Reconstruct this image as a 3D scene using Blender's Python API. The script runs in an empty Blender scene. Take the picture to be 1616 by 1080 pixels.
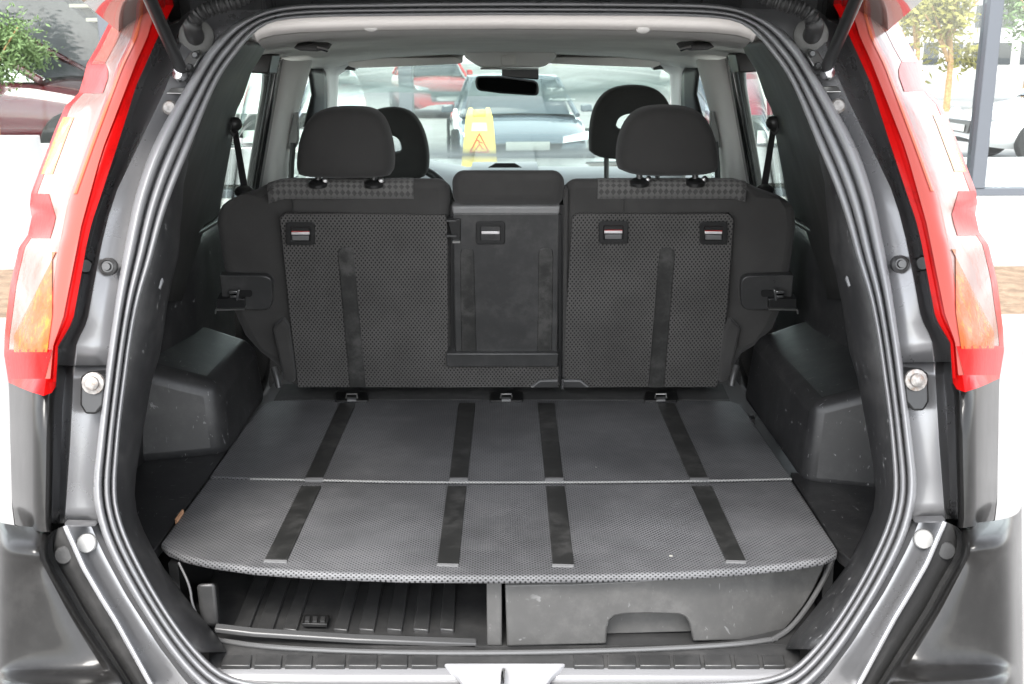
import bpy, bmesh, math, random
from mathutils import Vector, Matrix
random.seed(7)
R = math.radians
SC = bpy.context.scene
COL = SC.collection

# ------------------------------------------------------------------ camera
CAM_Z, PITCH, YAW, ROLL, FPX = 1.534, 14.6, 0.36, 0.12, 1740.0
cam_data = bpy.data.cameras.new('camera')
cam_data.sensor_width = 36.0
cam_data.lens = FPX / 1616.0 * 36.0
cam_data.clip_start = 0.05
cam_data.clip_end = 2000
cam_data.dof.use_dof = True
cam_data.dof.focus_distance = 1.95
cam_data.dof.aperture_fstop = 20.0
cam = bpy.data.objects.new('camera', cam_data)
COL.objects.link(cam)
cam_mat = Matrix.Rotation(R(-YAW), 4, 'Z') @ Matrix.Rotation(R(90 - PITCH), 4, 'X') @ Matrix.Rotation(R(-ROLL), 4, 'Z')
cam.matrix_world = Matrix.Translation((0, 0, CAM_Z)) @ cam_mat
SC.camera = cam

# ------------------------------------------------------------------ world, sun, exposure
SUN_EL, SUN_AZ = 52.0, 196.0            # soft veiled sun behind the photographer's left shoulder
world = bpy.data.worlds.new('World')
SC.world = world
world.use_nodes = True
wn, wl = world.node_tree.nodes, world.node_tree.links
wn.clear()
sky = wn.new('ShaderNodeTexSky')
sky.sky_type = 'NISHITA'
sky.sun_disc = False
sky.sun_elevation = R(SUN_EL)
sky.sun_rotation = R(SUN_AZ)
sky.air_density, sky.dust_density, sky.ozone_density = 1.0, 1.0, 1.0
hs = wn.new('ShaderNodeHueSaturation')
hs.inputs['Saturation'].default_value = 0.22      # overcast: a grey-white sky
bg = wn.new('ShaderNodeBackground')
bg.inputs['Strength'].default_value = 0.15
wo = wn.new('ShaderNodeOutputWorld')
wl.new(sky.outputs[0], hs.inputs['Color'])
wl.new(hs.outputs[0], bg.inputs['Color'])
wl.new(bg.outputs[0], wo.inputs[0])
sun_data = bpy.data.lights.new('sun', 'SUN')
sun_data.energy = 1.5
sun_data.angle = R(28)
sun_data.color = (1.0, 0.96, 0.91)
sun = bpy.data.objects.new('sun', sun_data)
COL.objects.link(sun)
sd = Vector((math.sin(R(SUN_AZ)) * math.cos(R(SUN_EL)), math.cos(R(SUN_AZ)) * math.cos(R(SUN_EL)), math.sin(R(SUN_EL))))
sun.rotation_euler = sd.to_track_quat('Z', 'Y').to_euler()
sun.location = (0, 0, 12)
SC.view_settings.view_transform = 'Standard'
SC.view_settings.look = 'None'
SC.view_settings.gamma = 1.0
SC.view_settings.exposure = 2.25
SC.render.engine = 'CYCLES'
SC.cycles.max_bounces = 10
SC.cycles.transparent_max_bounces = 16
SC.cycles.use_denoising = True

# ------------------------------------------------------------------ measuring helpers (photo measures -> metres)
ROT3 = cam_mat.to_3x3()
CPOS = Vector((0, 0, CAM_Z))
def ray(px, py):
    return ROT3 @ Vector(((px - 808) / FPX, -(py - 540) / FPX, -1.0))
def P(px, py, Y):
    d = ray(px, py)
    return CPOS + d * (Y / d.y)
def PZ(px, py, z):
    d = ray(px, py)
    return CPOS + d * ((z - CAM_Z) / d.z)
def lerp_table(t, x):
    if x <= t[0][0]: return t[0][1]
    for (a, b), (c, d) in zip(t, t[1:]):
        if x <= c: return b + (d - b) * (x - a) / (c - a)
    return t[-1][1]
YO = [(0.30, 1.36), (0.60, 1.37), (0.70, 1.385), (0.85, 1.42), (1.0, 1.455), (1.2, 1.52), (1.4, 1.62), (1.55, 1.72), (1.66, 1.83)]
def solve(px, py, fn):
    Y = 1.6
    for _ in range(25):
        p = P(px, py, Y)
        Y = 0.5 * Y + 0.5 * fn(p.z)
    return P(px, py, Y)
def S(px, py, off=0.0):                 # on the rear opening of the car
    return solve(px, py, lambda z: lerp_table(YO, z) + off)
def Q(px, py, off=0.0):                 # on the rear faces of the seat backs
    return solve(px, py, lambda z: 2.335 - 0.25 * (z - 0.80) - off)
def at_y(poly, y):                      # x of a polyline (x, y) at height y
    pts = sorted(poly, key=lambda q: q[1])
    return lerp_table([(q[1], q[0]) for q in pts], y)
def resample(pts, n):
    pts = [Vector(p) for p in pts]
    L = [0.0]
    for a, b in zip(pts, pts[1:]): L.append(L[-1] + (b - a).length)
    out = []
    for i in range(n):
        t = L[-1] * i / (n - 1)
        for k in range(len(pts) - 1):
            if t <= L[k + 1] + 1e-9:
                f = (t - L[k]) / max(1e-9, L[k + 1] - L[k])
                out.append(pts[k].lerp(pts[k + 1], f)); break
    return out
def smooth_path(pts, it=2):             # corner cutting that keeps the ends
    pts = [Vector(p) for p in pts]
    for _ in range(it):
        q = [pts[0]]
        for a, b in zip(pts, pts[1:]):
            q += [a.lerp(b, .25), a.lerp(b, .75)]
        q.append(pts[-1]); pts = q
    return pts
def round_poly(pts, r, n=4):            # rounded corners of a closed 2D polygon
    out = []
    m = len(pts)
    for i in range(m):
        a, b, c = Vector(pts[i - 1]), Vector(pts[i]), Vector(pts[(i + 1) % m])
        rr = r[i] if isinstance(r, (list, tuple)) else r
        u, v = a - b, c - b
        k = min(rr, u.length * .45, v.length * .45)
        if k < 1e-6: out.append(b); continue
        p0, p2 = b + u.normalized() * k, b + v.normalized() * k
        for j in range(n + 1):
            t = j / n
            out.append(p0 * (1 - t) ** 2 + b * 2 * t * (1 - t) + p2 * t * t)
    return out

# ------------------------------------------------------------------ materials
MATS = {}
class NT:
    def __init__(self, m):
        self.t = m.node_tree; self.n = self.t.nodes; self.l = self.t.links
    def add(self, kind, **kw):
        nd = self.n.new(kind)
        for k, v in kw.items(): setattr(nd, k, v)
        return nd
    def math(self, op, a, b=None, clamp=False):
        nd = self.n.new('ShaderNodeMath'); nd.operation = op; nd.use_clamp = clamp
        for i, v in enumerate((a, b)):
            if v is None: continue
            if isinstance(v, (int, float)): nd.inputs[i].default_value = v
            else: self.l.new(v, nd.inputs[i])
        return nd.outputs[0]
    def vmath(self, op, a, b=None):
        nd = self.n.new('ShaderNodeVectorMath'); nd.operation = op
        for i, v in enumerate((a, b)):
            if v is None: continue
            if isinstance(v, tuple): nd.inputs[i].default_value = v
            else: self.l.new(v, nd.inputs[i])
        return nd
    def ramp(self, fac, a, b):
        nd = self.n.new('ShaderNodeMapRange'); nd.interpolation_type = 'SMOOTHSTEP'
        nd.inputs['From Min'].default_value = a; nd.inputs['From Max'].default_value = b
        self.l.new(fac, nd.inputs['Value'])
        return nd.outputs[0]
    def mix(self, fac, a, b):
        nd = self.n.new('ShaderNodeMix'); nd.data_type = 'RGBA'
        for s, v in (('Factor', fac), ('A', a), ('B', b)):
            k = [i for i in nd.inputs if i.name == s and (i.type == ('VALUE' if s == 'Factor' else 'RGBA'))][0]
            if isinstance(v, (int, float)): k.default_value = v
            elif isinstance(v, tuple): k.default_value = (*v, 1)
            else: self.l.new(v, k)
        return [o for o in nd.outputs if o.type == 'RGBA'][0]
    def noise(self, vec, scale, detail=4, rough=.55):
        nd = self.n.new('ShaderNodeTexNoise')
        nd.inputs['Scale'].default_value = scale; nd.inputs['Detail'].default_value = detail; nd.inputs['Roughness'].default_value = rough
        self.l.new(vec, nd.inputs['Vector'])
        return nd.outputs['Fac']
    def scaled(self, vec, s, rot=(0, 0, 0)):
        nd = self.n.new('ShaderNodeMapping')
        nd.inputs['Scale'].default_value = s; nd.inputs['Rotation'].default_value = rot
        self.l.new(vec, nd.inputs['Vector'])
        return nd.outputs[0]

def mat(name, color, rough=.5, metal=0, coat=0, spec=.5, var=.0, var_scale=6, rough_var=0, bump=0, bump_scale=400,
        dots=None, dot_color=(.013, .013, .013), diamonds=None, scuffs=0, dust=0, specks=0, transm=0, emis=0, stains=None, sheen=0, coat_rough=.03):
    if name in MATS: return MATS[name]
    m = bpy.data.materials.new(name); m.use_nodes = True
    t = NT(m); b = t.n['Principled BSDF']
    tc = t.add('ShaderNodeTexCoord'); vec = tc.outputs['Object']
    col = None
    base = color
    b.inputs['Roughness'].default_value = rough; b.inputs['Metallic'].default_value = metal
    b.inputs['Coat Weight'].default_value = coat; b.inputs['Coat Roughness'].default_value = coat_rough
    b.inputs['Specular IOR Level'].default_value = spec
    b.inputs['Transmission Weight'].default_value = transm
    b.inputs['Sheen Weight'].default_value = sheen
    if emis: b.inputs['Emission Color'].default_value = (*color, 1); b.inputs['Emission Strength'].default_value = emis
    cur = color
    height = None
    if var:
        n = t.noise(vec, var_scale, 6, .6)
        cur = t.mix(t.ramp(n, .3, .7), tuple(max(0, c * (1 - var)) for c in color), tuple(min(1, c * (1 + var)) for c in color))
    if stains:
        sc, tint = stains
        n = t.noise(vec, sc, 5, .65)
        cur = t.mix(t.math('MULTIPLY', t.ramp(n, .5, .68), .7), cur, tint)
    if dots or diamonds:
        per, ax = dots or diamonds
        sep = t.add('ShaderNodeSeparateXYZ'); t.l.new(vec, sep.inputs[0])
        cmb = t.add('ShaderNodeCombineXYZ')
        t.l.new(sep.outputs[ax[0]], cmb.inputs[0])
        oth = 3 - ax[0] - ax[1]
        t.l.new(t.math('ADD', sep.outputs[ax[1]], sep.outputs[oth]), cmb.inputs[1])
        wn_ = t.n.new('ShaderNodeTexNoise'); wn_.inputs['Scale'].default_value = 7; t.l.new(vec, wn_.inputs['Vector'])
        wv = t.vmath('SCALE', t.vmath('SUBTRACT', wn_.outputs['Color'], (.5, .5, .5)).outputs[0]); wv.inputs['Scale'].default_value = .008
        wv2 = t.vmath('MULTIPLY', wv.outputs[0], (1, 1, 0))
        v0 = t.vmath('SCALE', t.vmath('ADD', cmb.outputs[0], wv2.outputs[0]).outputs[0]); v0.inputs['Scale'].default_value = 1 / per
        ds = []
        for sh in ((0, 0, 0), (.5, .5, 0)):
            a = t.vmath('ADD', v0.outputs[0], sh)
            f = t.vmath('FRACTION', a.outputs[0])
            s = t.vmath('SUBTRACT', f.outputs[0], (.5, .5, 0))
            if dots:
                ds.append(t.vmath('LENGTH', s.outputs[0]).outputs['Value'])
            else:
                ab = t.vmath('ABSOLUTE', s.outputs[0])
                ds.append(t.vmath('DOT_PRODUCT', ab.outputs[0], (1, 1, 0)).outputs['Value'])
        if dots:
            k = t.ramp(t.math('MINIMUM', *ds), .13, .26)
            cur = t.mix(k, dot_color, cur); height = k
        else:
            k = t.ramp(ds[0], .40, .50)
            k2 = t.ramp(ds[0], .10, .50)
            cur = t.mix(k, cur, tuple(c * 1.9 for c in color)); height = k2
    if scuffs:
        w = t.noise(t.scaled(vec, (1, 1, 1)), 5.5, 2)
        n1 = t.noise(t.scaled(vec, (9, 75, 14), (.5, .3, .8)), 3.0, 3, .6)
        n2 = t.noise(t.scaled(vec, (60, 10, 16), (-.7, .4, .2)), 3.0, 3, .6)
        s1 = t.ramp(n1, .675, .73); s2 = t.ramp(n2, .675, .73)
        sm = t.math('MULTIPLY', t.math('MAXIMUM', s1, s2), t.ramp(w, .38, .54))
        cur = t.mix(t.math('MULTIPLY', sm, scuffs), cur, (.42, .42, .42))
    if dust:
        n = t.noise(vec, 7, 8, .7); n3 = t.noise(vec, 31, 4, .7)
        k = t.math('MULTIPLY', t.math('MULTIPLY', t.ramp(n, .40, .64), t.ramp(n3, .34, .64)), dust)
        cur = t.mix(k, cur, (.30, .29, .28))
    if specks:
        vo = t.add('ShaderNodeTexVoronoi'); vo.inputs['Scale'].default_value = 24
        t.l.new(vec, vo.inputs['Vector'])
        rnd = t.add('ShaderNodeSeparateColor'); t.l.new(vo.outputs['Color'], rnd.inputs[0])
        k = t.math('MULTIPLY', t.math('LESS_THAN', vo.outputs['Distance'], .07), t.math('GREATER_THAN', rnd.outputs[0], 1 - specks))
        cur = t.mix(k, cur, (.6, .58, .52))
    if isinstance(cur, tuple): b.inputs['Base Color'].default_value = (*cur, 1)
    else: t.l.new(cur, b.inputs['Base Color'])
    if rough_var:
        n = t.noise(vec, 9, 6, .65)
        t.l.new(t.math('ADD', t.math('MULTIPLY', t.math('SUBTRACT', n, .5), rough_var * 2), rough, True), b.inputs['Roughness'])
    if bump or height is not None:
        bp = t.add('ShaderNodeBump'); bp.inputs['Distance'].default_value = .002
        bp.inputs['Strength'].default_value = bump or .5
        if height is not None:
            h = t.math('ADD', height, t.math('MULTIPLY', t.noise(vec, bump_scale, 2), .35))
        else: h = t.noise(vec, bump_scale, 3)
        t.l.new(h, bp.inputs['Height']); t.l.new(bp.outputs[0], b.inputs['Normal'])
    MATS[name] = m
    return m

def glass_mat(name, tint=(.93, .97, .95), f0=.03, rough=0.0):
    m = bpy.data.materials.new(name); m.use_nodes = True
    t = NT(m); t.n.remove(t.n['Principled BSDF'])
    tr = t.add('ShaderNodeBsdfTransparent'); tr.inputs[0].default_value = (*tint, 1)
    gl = t.add('ShaderNodeBsdfGlossy'); gl.inputs['Roughness'].default_value = rough
    lw = t.add('ShaderNodeLayerWeight'); lw.inputs['Blend'].default_value = .5
    fac = t.math('ADD', t.math('MULTIPLY', t.math('POWER', lw.outputs['Facing'], 5.0), 1 - f0), f0, True)
    mx = t.add('ShaderNodeMixShader')
    t.l.new(fac, mx.inputs[0]); t.l.new(tr.outputs[0], mx.inputs[1]); t.l.new(gl.outputs[0], mx.inputs[2])
    t.l.new(mx.outputs[0], t.n['Material Output'].inputs[0])
    MATS[name] = m
    return m

PAINT = mat('black_pearl_paint', (.014, .0135, .0135), .22, coat=1, rough_var=.08, dust=.10, var=.15, var_scale=3)
PAINT_IN = mat('black_jamb_paint', (.21, .21, .215), .28, metal=.65, coat=.7, rough_var=.06, coat_rough=.10)
BUMPER = mat('bumper_paint', (.011, .0105, .010), .30, coat=.28, spec=.25, rough_var=.05, dust=.03, coat_rough=.06, bump=.012, bump_scale=500)
RUBBER = mat('seal_rubber', (.23, .231, .238), .30, spec=.6, rough_var=.1, bump=.05, bump_scale=300, dust=.15)
EDGE = mat('edge_plastic', (.10, .10, .10), .3, rough_var=.1)
RUBBER_DARK = mat('hose_rubber', (.022, .022, .022), .5, bump=.05)
PLASTIC = mat('charcoal_plastic', (.020, .020, .0208), .38, rough_var=.1, bump=.10, bump_scale=900, scuffs=.55, dust=.07, specks=.006)
PLASTIC_S = mat('smooth_dark_plastic', (.038, .038, .038), .32, rough_var=.12, bump=.06, bump_scale=700, dust=.09)
PLASTIC_CLEAN = mat('clean_black_plastic', (.016, .016, .016), .35, bump=.04, bump_scale=800)
DRAWER = mat('drawer_plastic', (.074, .073, .071), .40, rough_var=.14, bump=.12, bump_scale=900, dust=.14, scuffs=.35, specks=.02)
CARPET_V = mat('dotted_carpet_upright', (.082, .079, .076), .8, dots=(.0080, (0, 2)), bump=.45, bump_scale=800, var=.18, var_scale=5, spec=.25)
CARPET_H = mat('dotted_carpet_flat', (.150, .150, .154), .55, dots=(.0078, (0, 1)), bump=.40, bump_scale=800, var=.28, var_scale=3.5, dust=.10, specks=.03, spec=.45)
CARPET_P = mat('plain_felt', (.075, .074, .072), .8, bump=.3, bump_scale=900, dust=.15, spec=.2)
FABRIC = mat('seat_fabric', (.047, .0455, .044), .85, bump=.30, bump_scale=1100, var=.12, var_scale=9, spec=.25, sheen=.15)
FABRIC_HR = mat('headrest_fabric', (.031, .030, .029), .85, bump=.30, bump_scale=1100, var=.12, var_scale=9, spec=.25, sheen=.12)
FABRIC_D = mat('diamond_fabric', (.060, .0585, .0565), .8, diamonds=(.0118, (0, 2)), bump=.5, bump_scale=900, spec=.3, sheen=.2)
STRIP = mat('rubber_strip', (.022, .022, .021), .42, rough_var=.14, dust=.18, specks=.02, bump=.05, bump_scale=500)
STRIP_END = mat('strip_end', (.17, .17, .17), .35)
CHROME = mat('bright_metal', (.62, .62, .62), .22, metal=1, rough_var=.1)
STEEL = mat('zinc_steel', (.40, .40, .39), .40, metal=1, rough_var=.15)
STEEL_D = mat('dark_bolt', (.09, .09, .09), .4, metal=.6, rough_var=.1)
RUST = mat('worn_bolt', (.30, .285, .27), .5, metal=.5, var=.35, var_scale=120, stains=(90, (.20, .13, .09)))
WHITE_DOT = mat('white_plug', (.48, .48, .47), .5)
RED = mat('red_lens', (.44, .003, .003), .30, coat=.10, spec=.10, coat_rough=.08, bump=.2, bump_scale=70, stains=(26, (.26, .002, .002)))
RED_D = mat('deep_red_lens', (.34, .006, .006), .12, coat=1)
PINK = mat('pink_lens', (.40, .075, .06), .25, coat=.10, spec=.12)
CLEAR = mat('silvered_clear_lens', (.26, .155, .135), .22, coat=.15, spec=.20, bump=.25, bump_scale=90, stains=(14, (.32, .08, .055)))
AMBER = mat('amber_lens', (.38, .070, .003), .25, coat=.10, spec=.2, bump=.6, bump_scale=70, stains=(60, (.50, .19, .006)))
ORANGE = mat('orange_lens_edge', (.50, .07, .01), .25, coat=.15, spec=.25)
HEADLINER = mat('grey_headliner', (.76, .74, .71), .9, bump=.15, bump_scale=900, var=.06, spec=.15)
GREYTRIM = mat('light_grey_trim', (.74, .73, .71), .6, bump=.05, bump_scale=600, spec=.3)
DASH = mat('dashboard_grey', (.34, .35, .36), .55, bump=.08, bump_scale=600)
BELT = mat('belt_webbing', (.022, .022, .022), .7, bump=.3, bump_scale=700)
MIRROR = mat('mirror_glass', (.75, .77, .78), .02, metal=1)
GLASS = glass_mat('car_glass', (.90, .96, .93), .012)
SHOWGLASS = glass_mat('showroom_glass', (.94, .97, .96), .04)
LENSGLASS = glass_mat('clear_lens_cover', (.97, .97, .97), .022, .02)
ALU = mat('grey_aluminium', (.10, .11, .125), .45, metal=.2)
WHITEWALL = mat('white_render', (.62, .62, .61), .8, bump=.1, bump_scale=60, var=.04)
TILE = mat('pale_paving', (.33, .325, .31), .8, var=.08, var_scale=2, bump=.1, bump_scale=60)
SOIL = mat('dry_soil', (.19, .13, .085), .95, var=.3, var_scale=8, bump=.6, bump_scale=30, stains=(20, (.27, .21, .14)))
ASPHALT = mat('pale_concrete_ground', (.25, .245, .24), .85, var=.12, var_scale=1.5, bump=.2, bump_scale=90)

# ------------------------------------------------------------------ object helpers
def empty(name, loc, label, cat, group=None):
    o = bpy.data.objects.new(name, None); COL.objects.link(o)
    o.location = loc; o['label'] = label; o['category'] = cat; o.empty_display_size = .2
    if group: o['group'] = group
    return o
ORIG = {}
def origin(o):
    v = Vector((0, 0, 0))
    while o is not None:
        v += Vector(o.location); o = o.parent
    return v
def M(name, V, F, m, parent=None, smooth=True, bevel=0, seg=2, solid=0, sub=0, ang=40, side=1, weld=False):
    """one mesh object from world-space vertices; side=1 keeps, side=-1 mirrors left to right"""
    V = [Vector(v) for v in V]
    if side == -1:
        V = [Vector((-v.x, v.y, v.z)) for v in V]
        F = [tuple(reversed(f)) for f in F]
    o0 = origin(parent) if parent else Vector((0, 0, 0))
    me = bpy.data.meshes.new(name)
    me.from_pydata([tuple(v - o0) for v in V], [], [tuple(f) for f in F])
    if weld:
        bm = bmesh.new(); bm.from_mesh(me); bmesh.ops.remove_doubles(bm, verts=bm.verts, dist=1e-5)
        bm.to_mesh(me); bm.free()
    bm = bmesh.new(); bm.from_mesh(me)
    if solid == 0: bmesh.ops.recalc_face_normals(bm, faces=bm.faces)
    bm.to_mesh(me); bm.free()
    me.materials.append(m)
    if smooth:
        me.shade_smooth(); me.set_sharp_from_angle(angle=R(ang))
    o = bpy.data.objects.new(name, me); COL.objects.link(o)
    if parent is not None: o.parent = parent
    if solid:
        md = o.modifiers.new('thickness', 'SOLIDIFY'); md.thickness = abs(solid); md.offset = -1 if solid > 0 else 1
    if bevel:
        md = o.modifiers.new('bevel', 'BEVEL'); md.width = bevel; md.segments = seg; md.limit_method = 'ANGLE'; md.angle_limit = R(35)
        md.use_clamp_overlap = True
    if sub:
        md = o.modifiers.new('subdivision', 'SUBSURF'); md.levels = sub; md.render_levels = sub
    return o
def grid(rows, closed_u=False):
    V = [p for r in rows for p in r]; n = len(rows[0]); F = []
    for i in range(len(rows) - 1):
        for j in range(n - (0 if closed_u else 1)):
            a, b = i * n + j, i * n + (j + 1) % n
            F.append((a, b, b + n, a + n))
    return V, F
def sheet(name, rows, m, parent, side=1, **kw):
    return M(name, *grid(rows), m, parent, side=side, **kw)
def plate(name, pts, m, parent, depth=(0, .01, 0), side=1, **kw):
    d = Vector(depth); n = len(pts)
    V = [Vector(p) for p in pts] + [Vector(p) + d for p in pts]
    F = [tuple(range(n)), tuple(range(2 * n - 1, n - 1, -1))] + [(i, n + i, n + (i + 1) % n, (i + 1) % n) for i in range(n)]
    return M(name, V, F, m, parent, side=side, **kw)
def hexa(name, c, m, parent, side=1, **kw):      # 8 corners: bottom 4, top 4
    F = [(0, 1, 2, 3), (7, 6, 5, 4), (0, 4, 5, 1), (1, 5, 6, 2), (2, 6, 7, 3), (3, 7, 4, 0)]
    return M(name, c, F, m, parent, side=side, **kw)
def box(name, lo, hi, m, parent=None, side=1, **kw):
    (a, b, c), (d, e, f) = lo, hi
    return hexa(name, [(a, b, c), (d, b, c), (d, e, c), (a, e, c), (a, b, f), (d, b, f), (d, e, f), (a, e, f)], m, parent, side=side, **kw)
def tube_vf(path, r, n=10, closed=False, cap=True):
    path = [Vector(p) for p in path]; k = len(path)
    rad = r if isinstance(r, (list, tuple)) else [r] * k
    V, F = [], []
    up = Vector((0, 0, 1)); prev = None
    for i in range(k):
        if closed: t = path[(i + 1) % k] - path[i - 1]
        else: t = path[min(i + 1, k - 1)] - path[max(i - 1, 0)]
        t.normalize()
        if prev is None:
            a = t.cross(up)
            if a.length < .1: a = t.cross(Vector((1, 0, 0)))
        else: a = prev - t * prev.dot(t)
        a.normalize(); prev = a; b = t.cross(a)
        for j in range(n):
            an = 2 * math.pi * j / n
            V.append(path[i] + (a * math.cos(an) + b * math.sin(an)) * rad[i])
    for i in range(k if closed else k - 1):
        for j in range(n):
            a_, b_ = i * n + j, i * n + (j + 1) % n
            c_, d_ = ((i + 1) % k) * n + (j + 1) % n, ((i + 1) % k) * n + j
            F.append((a_, b_, c_, d_))
    if cap and not closed:
        F.append(tuple(range(n))[::-1]); F.append(tuple(range((k - 1) * n, k * n)))
    return V, F
def tube(name, path, r, m, parent, n=10, side=1, closed=False, **kw):
    return M(name, *tube_vf(path, r, n, closed), m, parent, side=side, **kw)
def lathe(name, c, axis, prof, m, parent, n=20, side=1, **kw):    # prof: (radius, distance along axis)
    ax = Vector(axis).normalized(); a = ax.orthogonal().normalized(); b = ax.cross(a); c = Vector(c)
    V, F = [], []
    for r, h in prof:
        for j in range(n):
            t = 2 * math.pi * j / n
            V.append(c + ax * h + (a * math.cos(t) + b * math.sin(t)) * r)
    for i in range(len(prof) - 1):
        for j in range(n): F.append((i * n + j, i * n + (j + 1) % n, (i + 1) * n + (j + 1) % n, (i + 1) * n + j))
    F.append(tuple(range(n))[::-1]); F.append(tuple(range((len(prof) - 1) * n, len(prof) * n)))
    return M(name, V, F, m, parent, side=side, **kw)
def structure(o):
    o['kind'] = 'structure'; return o
BOTH = (1, -1)

#@@STRUCT
# ------------------------------------------------------------------ setting
CAR_Y = 3.5
structure(M('ground', [(-400, -400, 0), (400, -400, 0), (400, 400, 0), (-400, 400, 0)], [(0, 1, 2, 3)], ASPHALT))
FAC_Y = 9.0
structure(box('kerb', (-30, 5.75, -.05), (30, 5.98, .13), mat('kerb_stone', (.36, .355, .34), .8, var=.1), bevel=.015))
structure(M('soil_strip', [(-30, 5.98, .09), (30, 5.98, .09), (30, 7.6, .09), (-30, 7.6, .09)], [(0, 1, 2, 3)], SOIL))
pave = structure(box('pavement', (-30, 7.6, -.05), (30, FAC_Y + .3, .12), TILE, bevel=.01))

#@@CAR
car = empty('car', (0, CAR_Y, 0), 'black estate car with its tailgate raised, seen into the empty boot', 'car')
def cpart(o, label=None):
    if label: o['label'] = label
    return o

# --- traced outlines of the left-hand side of the opening (photo pixels); the right-hand side is its mirror image
SEAL_OUT = [(797, 2), (640, 3), (540, 5), (480, 6), (440, 10), (413, 17), (380, 32), (355, 48), (330, 77), (313, 103), (298, 130), (273, 170), (236, 240),
            (213, 310), (203, 360), (188, 440), (178, 510), (168, 580), (160, 650), (152, 720), (147, 765), (150, 803), (166, 860), (207, 937),
            (260, 1020), (304, 1075), (345, 1108), (420, 1122), (797, 1122)]
SEAL_IN = [(797, 24), (640, 25), (540, 26), (480, 28), (440, 32), (420, 38), (402, 50), (390, 63), (374, 84), (355, 108), (340, 135), (326, 167), (300, 234),
           (274, 295), (254, 354), (240, 410), (221, 467), (209, 527), (200, 594), (191, 661), (186, 720), (183, 765), (185, 800), (200, 848), (236, 920),
           (280, 990), (322, 1040), (356, 1068), (420, 1082), (797, 1082)]
def px_resample(pts, n):
    q = resample([(x, y, 0) for x, y in pts], n)
    return [(v.x, v.y) for v in q]
NS = 110
so = px_resample([(v.x, v.y) for v in smooth_path([(x, y, 0) for x, y in SEAL_OUT], 2)], NS)
si = px_resample([(v.x, v.y) for v in smooth_path([(x, y, 0) for x, y in SEAL_IN], 2)], NS)
def loop_strip(prof):                   # prof: (across 0..1 outer->inner, depth offset), goes round the whole opening
    left = []
    for (a, b), (c, d) in zip(so, si):
        left.append([S(a + (c - a) * u, b + (d - b) * u, off) for u, off in prof])
    right = [[Vector((-p.x, p.y, p.z)) for p in r] for r in reversed(left)]
    return left + right[1:-1]
def loop_mesh(name, prof, m, parent):
    rows = loop_strip(prof); rows = rows + [rows[0]]
    V, F = grid(rows)
    return M(name, V, F, m, parent, weld=True, ang=60)
def bump_prof(u0, u1, h, base, n=8):
    return [(u0 + (u1 - u0) * k / n, base - h * math.sin(math.pi * k / n) ** .6) for k in range(n + 1)]
seal = loop_mesh('weatherstrip', [(-.02, .03)] + bump_prof(.0, .36, .016, .004) + [(.40, .015)] + bump_prof(.44, .70, .013, .008)[0:] + [(.74, .018)], RUBBER, car)
cpart(seal, 'double-lipped black rubber weatherstrip round the opening')
flange = loop_mesh('seal_lip', [(.73, .022)] + bump_prof(.76, 1.0, .010, .016) + [(1.03, .05)], RUBBER, seal)

# --- pillar jambs
CREASE = [(312, -40), (305, 0), (290, 60), (275, 105), (257, 150), (214, 240), (187, 294), (167, 354), (158, 400), (150, 440), (138, 508), (121, 541), (118, 577), (112, 700), (103, 829)]
LAMP_IN = [(297, -40), (277, 0), (250, 53), (214, 133), (180, 240), (143, 352), (134, 390), (113, 507), (90, 547), (87, 612), (82, 640), (82, 832)]
def sx(poly, y): return at_y(poly, y)
SEAL_SIDE = [(x, y) for x, y in SEAL_OUT if 10 <= y <= 1075]
JY = [-40, -15, 10, 30, 50, 75, 100, 125, 150, 180, 210, 250, 300, 340, 380, 420, 460, 500, 515, 530, 545, 577]
rows = []
for y in JY:
    a = sx(SEAL_SIDE, max(y, 10)) + (max(0, 10 - y) * .6); b = sx(CREASE, y); c = sx(LAMP_IN, y)
    lo = min(1, max(0, (y - 330) / 200))
    rows.append([S(a + 10, y, .03), S(a + 3, y, .022), S(a * .5 + b * .5, y, .012), S(b + 2.5, y, .002), S(b, y, .0), S(b - 2.5, y, .006),
                 S(b * .6 + c * .4, y, .045), S(b * .25 + c * .75, y, .05), S(c - 3, y, .03), S(c - 10, y, .03)])
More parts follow.
